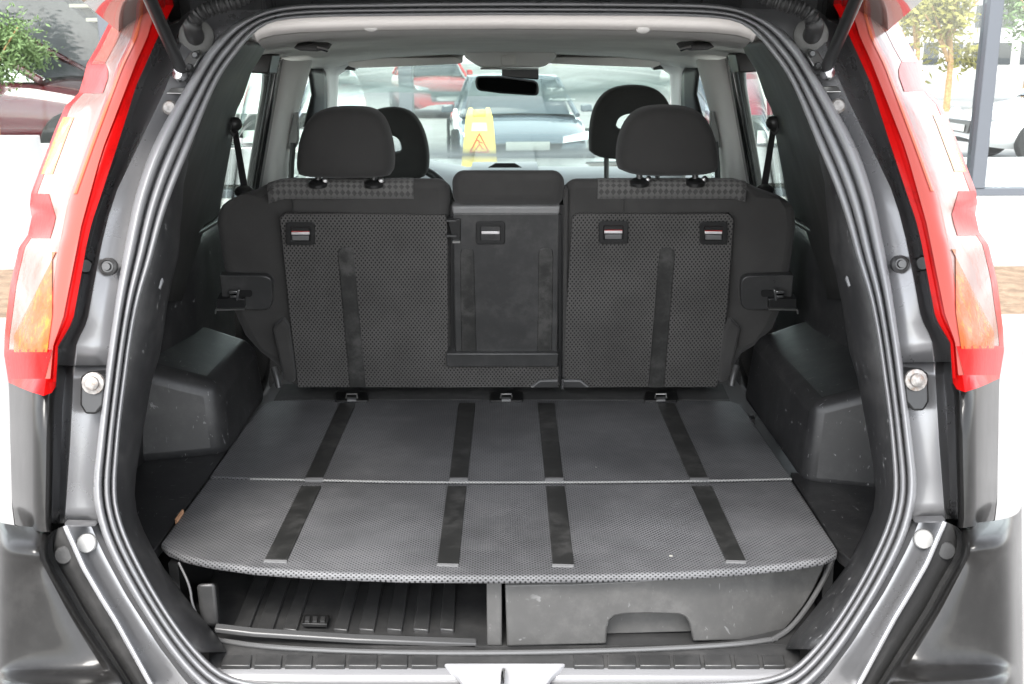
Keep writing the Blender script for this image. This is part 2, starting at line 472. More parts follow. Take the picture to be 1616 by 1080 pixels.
for s in BOTH:
    jamb = sheet('pillar_jamb', rows, PAINT_IN, car, side=s, ang=70, solid=.002)
    # lower jamb: below the step at y 577
    r2 = []
    for y in (577, 600, 640, 700, 760, 800, 826):
        a = sx(SEAL_SIDE, y); b = sx(CREASE, y); c = sx(LAMP_IN, y)
        r2.append([S(a + 10, y, .034), S(a + 2, y, .028), S(a * .4 + b * .6, y, .020), S(b + 2, y, .010), S(b - 1, y, .008), S(b - 4, y, .03),
                   S(b * .5 + c * .5, y, .06), S(c + 4, y, .05), S(c - 3, y, .03)])
    sheet('lower_jamb', r2, PAINT_IN, car, side=s, ang=70, solid=.002)
    # bump stop: worn bolt on a rounded dark block
    bb = [S(126, 594, -.002), S(166, 592, -.002), S(164, 640, -.002), (S(152, 655, -.002)), S(134, 655, -.002), S(125, 640, -.002)]
    blk = plate('bump_stop', bb, PLASTIC_CLEAN, car, depth=(0, .03, 0), side=s, bevel=.004)
    lathe('bolt', S(147, 605, -.006), (0, -1, .2), [(.0155, -.004), (.0155, .002), (.010, .003), (.0095, .0075), (.007, .009), (.0, .009)], RUST, blk, side=s, n=14)
    # round rubber plugs and bolts
    pl = lathe('pillar_plug', S(171, 421, .004), (0, -1, .2), [(.0125, -.006), (.0125, .003), (.0095, .006), (.0080, .004), (.0060, .004), (.0050, .008), (.0, .008)], STEEL_D, car, side=s)
    lathe('pillar_plug', S(134, 420, .044), (.6 , -1, .2), [(.011, -.006), (.011, .002), (.009, .004), (.0, .004)], PLASTIC_CLEAN, car, side=s)
    lathe('pillar_bolt', S(268, 170, .010), (0, -1, .3), [(.011, -.006), (.011, .001), (.008, .004), (.0, .004)], RUST, car, side=s)
    # bright crossways weld step
    plate('weld_step', [S(258, 139, .004), S(294, 138, .010), S(288, 149, .008), S(254, 148, .002)], STEEL, car, depth=(0, .006, 0), side=s, bevel=.002)

# --- tail lamps
LAMP_OUT = [(222, -40), (199, 0), (171, 40), (153, 76), (138, 101), (132, 125), (125, 147), (104, 168), (89, 202), (67, 260), (50, 306), (48, 325), (51, 343), (45, 371),
            (31, 391), (18, 444), (8, 526), (7, 560), (14, 603)]
def lamp_pt(f, y, proud=0):
    a = sx(LAMP_IN, y); b = sx(LAMP_OUT, y)
    off = -.022 - .030 * math.sin(min(1, f * 1.6) * math.pi * .5) + .26 * max(0, f) ** 2.2 - proud
    return S(a + (b - a) * f, y, off)
def fx(x, y):
    a = sx(LAMP_IN, y); b = sx(LAMP_OUT, y); return (x - a) / (b - a)
LY = [-40, -20, 0, 20, 40, 58, 76, 90, 101, 113, 125, 136, 147, 158, 168, 185, 202, 230, 260, 285, 306, 316, 325, 334, 343, 357, 371, 381, 391, 410, 430, 450, 475, 500, 515, 530, 540, 547, 560, 575, 590, 603]
def lamp_strip(name, fa, fb, m, parent, side, proud=0, rim=.010, nf=6, ys=LY, lower=None):
    rows = []
    for y in ys:
        f0 = fa(y) if callable(fa) else fa; f1 = fb(y) if callable(fb) else fb
        r = [lamp_pt(f0, y, proud - rim)]
        for k in range(nf + 1): r.append(lamp_pt(f0 + (f1 - f0) * k / nf, y, proud))
        r.append(lamp_pt(f1, y, proud - rim)); rows.append(r)
    return sheet(name, rows, m, parent, side=side, ang=50)
PINK_IN = [(250, 0), (232, 60), (214, 100), (160, 240), (128, 357), (100, 500), (84, 545), (78, 612)]        # inner edge of the pink strip
CLEAR_IN = [(228, 0), (212, 60), (190, 105), (140, 240), (112, 320), (96, 400), (85, 480), (76, 545), (70, 612)]   # inner edge of the clear lens
for s in BOTH:
    lamp = lamp_strip('tail_light', lambda y: fx(sx(CLEAR_IN, y), y), 1.0, CLEAR, car, s, proud=0, nf=10)
    cpart(lamp, 'tall red, clear and amber tail light wrapping round the rear corner')
    lamp_strip('red_rib', -.02, lambda y: fx(sx(PINK_IN, y) * .45 + sx(LAMP_IN, y) * .55, y), RED, lamp, s, proud=.010, nf=4)
    lamp_strip('red_groove', lambda y: fx(sx(PINK_IN, y) * .45 + sx(LAMP_IN, y) * .55, y), lambda y: fx(sx(PINK_IN, y), y), RED, lamp, s, proud=-.002, nf=3)
    lamp_strip('pink_strip', lambda y: fx(sx(PINK_IN, y), y), lambda y: fx(sx(CLEAR_IN, y) - 5, y), PINK, lamp, s, proud=.002, nf=3)
    lamp_strip('orange_edge', lambda y: fx(sx(CLEAR_IN, y) + 4, y), lambda y: fx(sx(CLEAR_IN, y) - 1.5, y), ORANGE, lamp, s, proud=.004, nf=2, ys=[y for y in LY if y <= 312])
    # red side marker segments, amber flasher, red foot of the lens
    lamp_strip('red_segment', lambda y: fx(88 - abs(y - 345) * .30, y), 1.0, RED, lamp, s, proud=.004, nf=6, ys=[306, 312, 318, 325, 334, 343, 357, 371, 376])
    lamp_strip('red_segment', lambda y: fx(172 - abs(y - 118) * .35, y), 1.0, RED, lamp, s, proud=.004, nf=6, ys=[98, 106, 113, 125, 136, 147])
    lamp_strip('amber_flasher', lambda y: fx(82 - max(0, y - 500) * .14, y), lambda y: fx(max(22, 22 + (530 - y) * .5 if y < 530 else 22), y), AMBER, lamp, s, proud=.004, nf=8,
               ys=[398, 410, 425, 440, 455, 470, 485, 500, 515, 530, 545, 556])
    lamp_strip('red_foot', lambda y: fx(69 + 12 * max(0, (600 - y) / 45), y), 1.0, RED, lamp, s, proud=.004, nf=6, ys=[552, 560, 570, 580, 590, 600, 603])
    lamp_strip('red_outer_edge', .925, 1.01, RED, lamp, s, proud=.003, nf=2)
    lamp_strip('outer_reflector', .70, .97, mat('flecked_red_lens', (.30, .08, .055), .25, coat=.10, spec=.2, stains=(45, (.36, .015, .008))), lamp, s, proud=.003, nf=4, ys=[y for y in LY if y <= 101])
    lamp_strip('amber_streak', .80, .97, mat('yellow_lens', (.45, .21, .004), .25, coat=.10, spec=.25, bump=.5, bump_scale=80, stains=(35, (.45, .33, .24))), lamp, s, proud=.004, nf=3, ys=[185, 202, 215, 230, 245, 260, 275])
    # bottom cap of the lens
    capr = [[lamp_pt(f, 598, pr) for f in (-.02, .1, .2, .35, .5, .65, .8, .9, 1.0)] for pr in (.006,)]
    base = [Vector((p.x, p.y, p.z)) for p in capr[0]]
    lowr = [S(88, 610, -.02), S(82, 620, -.032), S(69, 625, -.05), S(60, 622, -.05), S(50, 619, -.03), S(40, 615, .0), S(30, 611, .06), S(22, 607, .12), S(14, 604, .2)]
    sheet('lens_foot', [base, lowr], RED, lamp, side=s)

# --- quarter panels and body sides
for s in BOTH:
    rows = []
    for y, xi, xo in ((612, 84, 13), (626, 80, 14), (645, 79, 15), (700, 78, 17), (760, 77, 18), (800, 76, 19), (826, 76, 22), (840, 78, 24)):
        r = []
        for k, f in enumerate((-.10, 0, .08, .25, .45, .65, .82, .93, 1.0)):
            yy = y - (14 * f * f if y < 640 else 12 * f * f if y > 780 else 0)
            off = (.03 if k == 0 else -.030 - .025 * math.sin(min(1, f * 1.8) * math.pi / 2) + .26 * max(0, f) ** 2.2) + (.014 if y < 640 else .004)
            r.append(S(xi + (xo - xi) * f, yy, off))
        rows.append(r)
    qp = sheet('quarter_panel', rows, BUMPER, car, side=s, ang=60)
    # outer body side, from the lamp edge forward to the front wheel arch
    tops = [lamp_pt(1.0, y, -.004) for y in LY] + [S(15, 640, .236), S(19, 800, .236), S(24, 840, .236), S(24, 960, .24), S(30, 1080, .24)]
    rows = []
    for p in tops:
        belt = p.z > 1.10
        xs = -.80 if p.z < .95 else -.80 + (p.z - .95) * .22
        if belt: rows.append([p, Vector((p.x, p.y + .10, p.z)), Vector((min(p.x, xs) * .4 + p.x * .6, p.y + .30, p.z)), Vector((p.x * .35 + xs * .65, max(p.y + .35, 2.45), p.z))])
        else: rows.append([p, Vector((p.x - .004, p.y + .15, p.z)), Vector((-.83, p.y + .55, p.z)), Vector((-.84, 2.9, p.z))])
    sheet('body_side', rows, PAINT, car, side=s, ang=60, solid=.004)
    # doors
    rows = []
    for z, x in ((.32, -.80), (.50, -.84), (.75, -.86), (.95, -.85), (1.08, -.82)):
        rows.append([Vector((x, 2.6, z)), Vector((x, 3.15, z))])
    rd = sheet('rear_door', rows, PAINT, car, side=s, solid=.03)
    rows = [[Vector((p.x, 3.16, p.z)), Vector((p.x, 3.7, p.z)), Vector((p.x + .01, 4.35, p.z))] for p, _ in rows]
    fd = sheet('front_door', rows, PAINT, car, side=s, solid=.03)
    rows = [[Vector((x, 4.36, z)), Vector((x, 4.9, z)), Vector((x + .06, 5.5, z * .97)), Vector((x + .30, 5.78, z * .94))] for z, x in ((.40, -.82), (.60, -.85), (.85, -.85), (1.0, -.80), (1.05, -.72))]
    sheet('front_wing', rows, PAINT, car, side=s, solid=.01)

# roof, bonnet, floor
rows = []
for Y, z, h in ((1.80, 1.632, .60), (2.0, 1.66, .63), (2.6, 1.685, .66), (3.2, 1.68, .66), (3.75, 1.63, .62)):
    rows.append([Vector((h * f, Y, z - .085 * abs(f) ** 3)) for f in (-1, -.85, -.6, -.3, 0, .3, .6, .85, 1)])
sheet('roof', rows, PAINT, car, solid=-.012, ang=60)
rows = [[Vector((h * f, Y, z - .06 * f * f)) for f in (-1, -.7, -.35, 0, .35, .7, 1)] for Y, z, h in ((4.45, 1.07, .74), (4.8, 1.055, .74), (5.3, .99, .72), (5.65, .88, .66), (5.78, .70, .60))]
sheet('bonnet', rows, PAINT, car, solid=-.01)
box('floor_pan', (-.80, 1.46, .40), (.80, 5.2, .44), PLASTIC_CLEAN, car)
box('front_bulkhead', (-.74, 4.5, .44), (.74, 4.54, .98), PLASTIC_CLEAN, car)
for s in BOTH:
    for yw in (1.95, 4.85):
        wh = lathe('wheel', (-.845, yw, .34), (1, 0, 0), [(.20, 0), (.31, 0), (.34, .02), (.34, .18), (.31, .20), (.2, .2)], mat('tyre', (.015, .015, .015), .8), car, n=32, side=s)
        lathe('rim', (-.850, yw, .34), (1, 0, 0), [(.21, 0), (.21, .02), (.06, .03), (.0, .03)], STEEL, wh, n=20, side=s)

# --- rear bumper
for s in BOTH:
    spec = [(75, 834, .0, 16), (72, 845, -.035, 12), (68, 857, -.062, 7), (66, 866, -.076, 6), (66, 881, -.080, 6), (71, 890, -.070, 5), (94, 929, -.072, 0), (117, 970, -.074, 0),
            (139, 1004, -.077, 0), (168, 1046, -.080, 3), (178, 1061, -.088, 6), (183, 1070, -.115, 8), (188, 1079, -.15, 8), (198, 1094, -.17, 4), (198, 1180, -.17, 0)]
    rr = []
    for xi, y, o, up in spec:
        rr.append([(xi + 5, y, o + .03), (xi, y, o), (xi * .55, y - up * .15, o + .006), (5, y - up * .45, o + .022), (-10, y - up * .8, o + .07), (-19, y - up * 1.3, o + .18), (-20, y - up * 2, o + .40)])
    bu = sheet('bumper_corner', [[S(*q) for q in r] for r in rr], BUMPER, car, side=s, ang=80, sub=2)
    # matte corner strip
    E = [(84, 838), (74, 850), (70, 862), (70, 882), (100, 932), (121, 971), (189, 1072), (206, 1098)]
    L = [(101, 830), (106, 842), (111, 853), (130, 896), (158, 944), (181, 981), (233, 1075), (246, 1098)]
    rows = []
    for i, ((ex, ey), (lx, ly)) in enumerate(zip(px_resample(E, 24), px_resample(L, 24))):
        q = lambda f, o: S(ex + (lx - ex) * f, ey + (ly - ey) * f, o)
        rows.append([q(-.06, -.02), q(.0, -.012), q(.12, .012), q(.30, .012), q(.42, -.008), q(.7, -.014), q(.95, -.018), q(1.0, -.024), q(1.05, -.026), q(1.10, -.022), q(1.14, .0)])
    cs = sheet('corner_strip', rows, PLASTIC_S, car, side=s, ang=50)
    tube('strip_highlight', [S(x + 2, y, -.026) for x, y in px_resample(L, 30)], .0036, mat('strip_edge_sheen', (.42, .42, .43), .25, metal=.6), cs, n=8, side=s)  # highlight along the strip's edge, added as a bright tube
    lathe('strip_plug', S(101, 876, -.013), (.1, -1, .25), [(.0125, -.004), (.0125, .002), (.011, .0035), (.0, .0035)], PLASTIC_S, cs, side=s)
    # painted lower jamb between that strip and the weatherstrip
    A = [(150, 828), (158, 846), (170, 872), (207, 940), (260, 1022), (304, 1077), (330, 1098)]
    rows = []
    for (ax, ay), (lx, ly) in zip(px_resample(A, 24), px_resample([(103, 828)] + L[1:], 24)):
        q = lambda f, o: S(lx + (ax - lx) * f, ly + (ay - ly) * f, o)
        rows.append([q(.02, .0), q(.10, .014), q(.35, .018), q(.6, .016), q(.85, .018), q(1.05, .03), q(1.3, .04)])
    lj = sheet('sill_jamb', rows, PAINT_IN, car, side=s, ang=60)
    lathe('white_plug', S(136, 858, .010), (.05, -1, .2), [(.0135, -.004), (.0135, .001), (.012, .003), (.0, .0035)], WHITE_DOT, lj, side=s)
    plate('jamb_flange', [S(101, 825, -.012), S(150, 826, .012), S(150, 832, .006), S(101, 832, -.018)], PAINT_IN, lj, depth=(0, .012, 0), side=s, bevel=.002)

rows = [[Vector((x, Y + .05 * (x / .62) ** 4, z)) for x in (-.64, -.5, -.25, 0, .25, .5, .64)] for Y, z in ((1.40, .600), (1.26, .605), (1.235, .58), (1.225, .47), (1.25, .36), (1.42, .33))]
sheet('bumper_centre', rows, BUMPER, car, ang=50, solid=-.004)

#@@SILL
# --- sill, sill plate, latch
def row_px(pts, off): return [S(x, y, off) for x, y in pts]
Zs = .668
xs_ = [330, 350, 420, 520, 640, 700, 797, 894, 960, 1080, 1180, 1240, 1262]
def sill_row(y, z, bow=0):
    return [PZ(x, y - bow * ((x - 797) / 440) ** 2, z) for x in xs_]
rows = [sill_row(1012, .655), sill_row(1030, .664, 8), sill_row(1044, .664, 4), sill_row(1056, .660), sill_row(1072, .652), sill_row(1090, .635), sill_row(1120, .60)]
sill = sheet('sill_plate', rows, mat('sill_plastic', (.045, .045, .045), .35, rough_var=.12, dust=.12, specks=.04), car, solid=.004, ang=60)
# raised flat ribs pressed into the sill plate
for (a, b) in ((352, 398), (404, 446), (452, 494), (500, 546), (552, 596), (602, 644), (650, 690), (905, 952), (958, 1002), (1008, 1056), (1062, 1104), (1110, 1152), (1158, 1196), (1202, 1236)):
    k = (a - 797) / 797.0 * -12; k2 = (b - 797) / 797.0 * -12
    plate('sill_rib', [PZ(a, 1033, .6705), PZ(b, 1033, .6705), PZ(b - k2 * .6, 1050, .6695), PZ(a - k * .6, 1050, .6695)], PLASTIC_S, sill, depth=(0, 0, -.008), bevel=.0016)
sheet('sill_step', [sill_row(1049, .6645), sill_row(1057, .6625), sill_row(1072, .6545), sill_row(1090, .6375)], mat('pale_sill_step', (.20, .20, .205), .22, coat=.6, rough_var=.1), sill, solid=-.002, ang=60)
lc = plate('latch_cover', [PZ(700, 1046, .669), PZ(893, 1046, .669), PZ(872, 1064, .668), PZ(845, 1100, .664), PZ(748, 1100, .664), PZ(722, 1064, .668)],
           mat('sheen_sill_paint', (.40, .40, .41), .3, coat=.6, rough_var=.1), car, depth=(0, 0, -.012), bevel=.003)  # white reflection on the body paint, put into this pale colour
tube('striker', [PZ(793, 1096, .668), PZ(793, 1082, .676), PZ(794, 1064, .680), PZ(795, 1058, .668)], .0035, CHROME, lc, n=8)
# lit edges of sill and compartment, their brightness put into paler bars
lip = smooth_path([PZ(344, 1010, .672), PZ(420, 1022, .672), PZ(600, 1030, .672), PZ(797, 1031, .672), PZ(1000, 1026, .672), PZ(1160, 1018, .672), PZ(1226, 1008, .672)], 2)
tube('sill_lip', lip, .0040, EDGE, sill, n=8)
lip2 = [P(338, 992, 1.50), P(400, 999, 1.50), P(560, 1009, 1.50), P(752, 1016, 1.50)]
plate('compartment_edge', lip2 + [p + Vector((0, .0, -.008)) for p in reversed(lip2)], mat('lit_edge', (.07, .07, .07), .3), car, depth=(0, .012, .003), bevel=.002)

#@@CARGO
# --- storage compartment on the left under the board
box('compartment_floor', (-.52, 1.50, .640), (.50, 2.25, .668), PLASTIC_S, car)
ribs = [(366, 392, 402, 426), (404, 430, 438, 460), (446, 468, 476, 496), (526, 548, 550, 570), (566, 590, 586, 608), (610, 634, 626, 648), (652, 676, 664, 686), (694, 716, 702, 722)]
for a, b, c, d in ribs:
    plate('floor_rib', [PZ(a, 992, .674), PZ(b, 994, .674), PZ(d, 905, .674), PZ(c, 905, .674)], PLASTIC_S, car, depth=(0, 0, -.008), bevel=.002)
an = plate('floor_anchor', [PZ(476, 984, .680), PZ(516, 985, .680), PZ(520, 970, .680), PZ(481, 969, .680)], PLASTIC_CLEAN, car, depth=(0, 0, -.006), bevel=.001)
for q in range(3):
    x0 = 481 + q * 12
    plate('anchor_tab', [PZ(x0, 980, .6825), PZ(x0 + 7, 980, .6825), PZ(x0 + 8, 973, .6825), PZ(x0 + 1, 973, .6825)], PLASTIC_S, an, depth=(0, 0, -.003))
hexa('compartment_block', [P(318, 990, 1.52), P(346, 988, 1.52), P(350, 985, 1.9), P(318, 985, 1.9), P(310, 922, 1.52), P(340, 920, 1.52), P(350, 920, 1.9), P(318, 920, 1.9)], PLASTIC_S, car, bevel=.006, seg=3)
box('compartment_divider', (P(768, 960, 1.5).x, 1.50, .668), (P(792, 960, 1.5).x, 2.2, .783), DRAWER, car, bevel=.002)
box('compartment_back', (-.53, 2.22, .66), (.53, 2.24, .785), PLASTIC_CLEAN, car)

# --- drawer on the right
top = [(797, 923), (900, 921), (1000, 917), (1100, 911), (1180, 905), (1250, 897), (1303, 888)]
edge = [(1297, 905), (1285, 930), (1268, 958), (1250, 982), (1235, 998), (1222, 1006), (1205, 1010)]
bot = [(1150, 1012), (1094, 1013), (1091, 996), (1088, 984), (1082, 975), (1072, 970), (1020, 969), (985, 970), (970, 973), (962, 980), (958, 992), (957, 1017), (880, 1019), (800, 1021)]
outl = top + edge + bot
dyf = lambda x: 1.495 + .10 * max(0, (x - 1050) / 260) ** 2
pts = [P(x, y, dyf(x)) for x, y in outl]
dr = plate('drawer', pts, DRAWER, car, depth=(0, .012, 0), bevel=.003, seg=2)
cpart(dr, 'scuffed grey drawer front with an arched hand recess')
plate('hand_recess', [P(952, 968, 1.53), P(1098, 965, 1.53), P(1100, 996, 1.53), P(952, 1000, 1.53)], DRAWER, dr, depth=(0, .006, 0))
plate('recess_floor', [PZ(950, 1018, .667), PZ(1102, 1014, .667), PZ(1096, 980, .667), PZ(955, 984, .667)], PLASTIC_CLEAN, dr, depth=(0, 0, -.004))
edge3 = smooth_path([P(1314, 884, 1.60), P(1300, 915, 1.585), P(1280, 950, 1.56), P(1258, 980, 1.535), P(1240, 998, 1.52), P(1218, 1010, 1.505)], 2)
tube('drawer_surround', edge3, .0040, EDGE, car, n=8)
lw = smooth_path([P(282, 888, 1.545), P(300, 925, 1.525), P(303, 955, 1.515), P(318, 985, 1.51)], 2)
tube('compartment_lip', lw, .002, EDGE, car, n=8)

# --- luggage boards
BZ = .80
rear_edge = [(434, 632), (560, 631), (797, 631), (1040, 632), (1150, 632)]
rp = rear_edge + [(1171, 639), (1250, 755), (1120, 758), (960, 760), (797, 760.5), (640, 760), (500, 757), (400, 755), (330, 752), (412, 638)]
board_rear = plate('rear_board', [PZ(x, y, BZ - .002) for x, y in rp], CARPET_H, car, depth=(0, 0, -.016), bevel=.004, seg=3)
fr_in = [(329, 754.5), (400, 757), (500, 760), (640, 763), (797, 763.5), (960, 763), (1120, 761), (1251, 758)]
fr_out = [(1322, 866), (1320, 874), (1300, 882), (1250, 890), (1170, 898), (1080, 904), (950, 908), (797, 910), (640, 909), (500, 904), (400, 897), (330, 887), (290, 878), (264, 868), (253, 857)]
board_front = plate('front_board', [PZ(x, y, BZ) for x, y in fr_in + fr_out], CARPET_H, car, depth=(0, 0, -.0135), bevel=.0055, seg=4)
cpart(board_front, 'front half of the folding dotted carpet luggage board')
cpart(board_rear, 'rear half of the folding dotted carpet luggage board')
tube('hinge_cord', smooth_path([PZ(x, y - 1.6, BZ - .001) for x, y in [(395, 758), (500, 760), (640, 763), (797, 763.5), (960, 763), (1120, 761), (1249, 758)]], 1), .0024, mat('pale_cord', (.30, .30, .29), .7, dots=(.006, (0, 1)), dot_color=(.08, .08, .08)), board_front, n=6)
def strip(q, parent, z):
    (a, b), (c, d), (e, f), (g, h) = q
    return plate('rubber_strip', [PZ(a, b, z + .0022), PZ(c, d, z + .0022), PZ(e, f, z + .0022), PZ(g, h, z + .0022)], STRIP, parent, depth=(0, 0, -.006), bevel=.0012)
for a, b, c, d, y0 in ((417, 453, 507, 475, 883), (690, 724, 736, 706, 889), (872, 906, 891, 862, 890), (1146, 1178, 1123, 1092, 884)):
    strip([(a, y0), (b, y0 + 1), (c, 767), (d, 767)], board_front, BZ)
    plate('strip_end', [PZ(a - 1, y0 + 3, BZ + .002), PZ(b - 1, y0 + 4, BZ + .002), PZ(b, y0 + 1, BZ + .003), PZ(a, y0, BZ + .003)], STRIP_END, board_front, depth=(0, 0, -.005))
for a, b, c, d in ((481, 509, 562, 536), (709, 738, 750, 724), (860, 889, 875, 849), (1088, 1118, 1064, 1037)):
    strip([(a, 755), (b, 755), (c, 636), (d, 636)], board_rear, BZ - .002)
    plate('strip_end', [PZ(a, 757.5, BZ + .002), PZ(b, 757.5, BZ + .002), PZ(b + 1, 754, BZ + .003), PZ(a + 1, 754, BZ + .003)], STRIP_END, board_rear, depth=(0, 0, -.005))
# felt strip and three tie-downs against the seat backs
felt = plate('rear_felt_strip', [PZ(432, 631, BZ - .004), PZ(1152, 631, BZ - .004), PZ(1140, 606, BZ - .004), PZ(446, 606, BZ - .004)], CARPET_P, car, depth=(0, 0, -.012), bevel=.002)
for cx in (555, 799, 1043):
    tp = plate('tie_down', [PZ(x, y, BZ + .003) for x, y in round_poly([(cx - 27, 632), (cx + 27, 632), (cx + 25, 618), (cx - 25, 618)], 3)], PLASTIC_CLEAN, car, depth=(0, 0, -.010), bevel=.0015)
    tube('tie_down_ring', [PZ(cx - 9, 629, BZ + .006), PZ(cx - 8, 622, BZ + .014), PZ(cx + 8, 622, BZ + .014), PZ(cx + 9, 629, BZ + .006)], .0022, STEEL, tp, n=6)
    plate('tie_down_tab', [PZ(cx - 7, 631, BZ + .007), PZ(cx + 7, 631, BZ + .007), PZ(cx + 7, 627, BZ + .007), PZ(cx - 7, 627, BZ + .007)], STRIP_END, tp, depth=(0, 0, -.004))
# side floors of the boot
plate('side_floor', [PZ(x, y, BZ - .006) for x, y in [(360, 706), (205, 700), (178, 780), (190, 850), (235, 880), (251, 859), (329, 754), (362, 708)]], PLASTIC, car, depth=(0, 0, -.02), bevel=.002)
plate('side_floor', [PZ(x, y, BZ - .006) for x, y in [(1248, 745), (1400, 765), (1420, 800), (1400, 862), (1350, 890), (1325, 870), (1252, 757)]], PLASTIC, car, depth=(0, 0, -.02), bevel=.002)
plate('wooden_chip', [PZ(276, 820, BZ + .004), PZ(279, 822, BZ + .004), PZ(290, 805, BZ + .004), PZ(287, 804, BZ + .004)], mat('bare_wood_edge', (.55, .30, .17), .8), board_front, depth=(0, 0, -.008))
# the box the boards lie on
box('board_support', (-.52, 1.56, .668), (-.505, 2.3, .778), PLASTIC_CLEAN, car)
box('board_support', (.505, 1.60, .668), (.52, 2.3, .778), PLASTIC_CLEAN, car)

# --- wheel housings at either side
def hump(y0, z_in, side, bev=.017):
    xi, xo = -.532, -.74
    c = [(xi, y0, .78), (xi, 2.36, .78), (xo, 2.36, .78), (xo - .0, y0 - .06, .78),
         (xi - .012, y0 + .012, z_in), (xi - .012, 2.34, z_in), (xo, 2.34, z_in + .07), (xo, y0 - .03, z_in + .07)]
    return hexa('wheel_housing', c, PLASTIC, car, side=side, bevel=bev, seg=5, ang=60)
hump(1.995, .93, 1, .030)
hump(1.845, .935, -1, .022)
for s in BOTH:
    hp = tube('side_clip', smooth_path([P(432, 580, 2.25), P(437, 596, 2.24), P(440, 612, 2.235)], 2), .007, PLASTIC_S, car, side=s, n=10)

# --- side trims: liner ring, wall and pillar cover
C1 = [(345, 320), (262, 420), (252, 500), (235, 600), (218, 700), (207, 790), (225, 850), (254, 900), (299, 960), (332, 1000), (350, 1022)]
C1 = [(300, 320), (285, 360), (266, 420), (254, 480), (246, 540), (234, 600), (216, 700), (207, 760), (206, 800), (226, 852), (254, 900), (299, 960), (332, 1000), (352, 1024)]
SEAL_INS = [(x, y) for x, y in SEAL_IN if 32 <= y <= 1069]
for s in BOTH:
    rows = []
    for y in (210, 250, 290, 330, 360, 400, 440, 480, 520, 560, 600, 650, 700, 750, 780, 810, 840, 870, 900, 930, 960, 990, 1010, 1030):
        a = sx(SEAL_INS, y) - 4; c = sx(C1, y) + (6 if y < 600 else 2)
        if y < 400: c = a + 6 + (c - a - 6) * max(0, (y - 210) / 190) ** 1.5
        rows.append([S(a, y, .05), S(a + 4, y, .024), S(a + (c - a) * .4, y, .035), S(a + (c - a) * .8, y, .075), S(c, y, .10), S(c + 1, y, .16)])
    ring = sheet('boot_liner_ring', rows, PLASTIC, car, side=s, ang=60, solid=.003)
    tube('liner_seam', smooth_path([S(206, 553, .026), S(222, 548, .04), S(242, 541, .085)], 1), .0013, RUBBER, ring, n=6, side=s)
    tube('liner_clip', [S(247, 432, .06), S(250, 444, .06), S(248, 456, .058)], [.006, .008, .005], RUBBER, ring, n=8, side=s)
    # wall above the wheel housing
    rows = []
    for z in (.78, .90, 1.0, 1.08, 1.14, 1.18):
        xo = -.655 - .03 * (1.18 - z)
        rows.append([Vector((xo - .02, 1.66, z)), Vector((xo - .02, 1.85, z)), Vector((xo - .01, 2.05, z)), Vector((xo + .01, 2.25, z)), Vector((xo + .02, 2.55, z))])
    wall = sheet('side_trim', rows, PLASTIC, car, side=s, ang=60, solid=.004)
    ledge = plate('trim_ledge', [(-.66, 1.74, 1.18), (-.635, 2.1, 1.18), (-.63, 2.56, 1.185), (-.72, 2.56, 1.20), (-.71, 1.78, 1.20)], PLASTIC, wall, depth=(0, 0, -.01), side=s, bevel=.003)
    # pillar cover beside the rear window
    W = [(420, 66), (412, 84), (394, 113), (381, 153), (366, 182), (365, 213), (353, 280), (347, 313), (336, 400), (332, 440)]
    rows = []
    for y in (66, 75, 84, 98, 113, 132, 153, 170, 190, 213, 246, 280, 313, 350, 400, 440, 475):
        a = sx(SEAL_INS, y) - 3; c = sx(W, y)
        rows.append([S(a, y, .06), S(a + 4, y, .030), P(a + (c - a) * .30, y, 1.90), P(a + (c - a) * .42, y, 1.98), P(a + (c - a) * .50, y, 2.12),
                     P(a + (c - a) * .78, y, 2.36), P(c - 3, y, 2.46), P(c, y, 2.50), P(c - 4, y, 2.56)])
    pc = sheet('pillar_cover', rows, mat('pillar_plastic', (.021, .021, .020), .5, bump=.08, bump_scale=800, rough_var=.1), car, side=s, ang=60, solid=.004)

#@@SEATS
# --- rear seat backs
def seat_shell(name, outl, m, parent, th=.13, bev=.022):
    pts = [Q(x, y, o) for x, y, o in outl]
    return plate(name, pts, m, parent, depth=(0, th, -.02), bevel=bev, seg=5, ang=60)
lo = [(884, 613, 0), (700, 614, 0), (460, 613, .0), (436, 578, -.01), (408, 556, -.02), (384, 530, -.02), (366, 490, -.02), (350, 420, -.015), (339, 352, -.01), (343, 321, -.012), (376, 308, -.02),
      (402, 298, -.015), (424, 287, -.01), (445, 281, 0), (560, 280, 0), (708, 281, 0), (712, 420, 0), (714, 575, 0), (884, 577, 0)]
left_back = seat_shell('rear_seat_back', lo, FABRIC, car)
cpart(left_back, 'wider rear seat back with the fold-down centre section')
ro = [(888, 614, 0), (888, 470, 0), (890, 360, 0), (893, 281, 0), (1060, 281, 0), (1160, 282, 0), (1180, 287, -.01), (1202, 297, -.015), (1228, 306, -.02), (1257, 321, -.012), (1259, 356, -.01),
      (1251, 420, -.015), (1238, 480, -.02), (1222, 520, -.02), (1196, 545, -.02), (1172, 560, -.01), (1152, 590, 0), (1136, 613, 0)]
right_back = seat_shell('rear_seat_back', ro, FABRIC, car)
cpart(right_back, 'narrower rear seat back with two release handles')
def seat_plate(name, poly, m, parent, off=.006, th=.012, r=0, zf=.25, **kw):
    if r: poly = [tuple(v) for v in round_poly(poly, r)]
    return plate(name, [Q(x, y, off) for x, y in poly], m, parent, depth=(0, th, zf * th), **kw)
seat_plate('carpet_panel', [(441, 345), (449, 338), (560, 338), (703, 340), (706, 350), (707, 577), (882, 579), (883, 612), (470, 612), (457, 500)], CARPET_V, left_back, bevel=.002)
seat_plate('carpet_panel', [(903, 345), (910, 338), (1040, 338), (1150, 338), (1158, 346), (1149, 480), (1132, 612), (890, 612), (893, 500)], CARPET_V, right_back, bevel=.002)
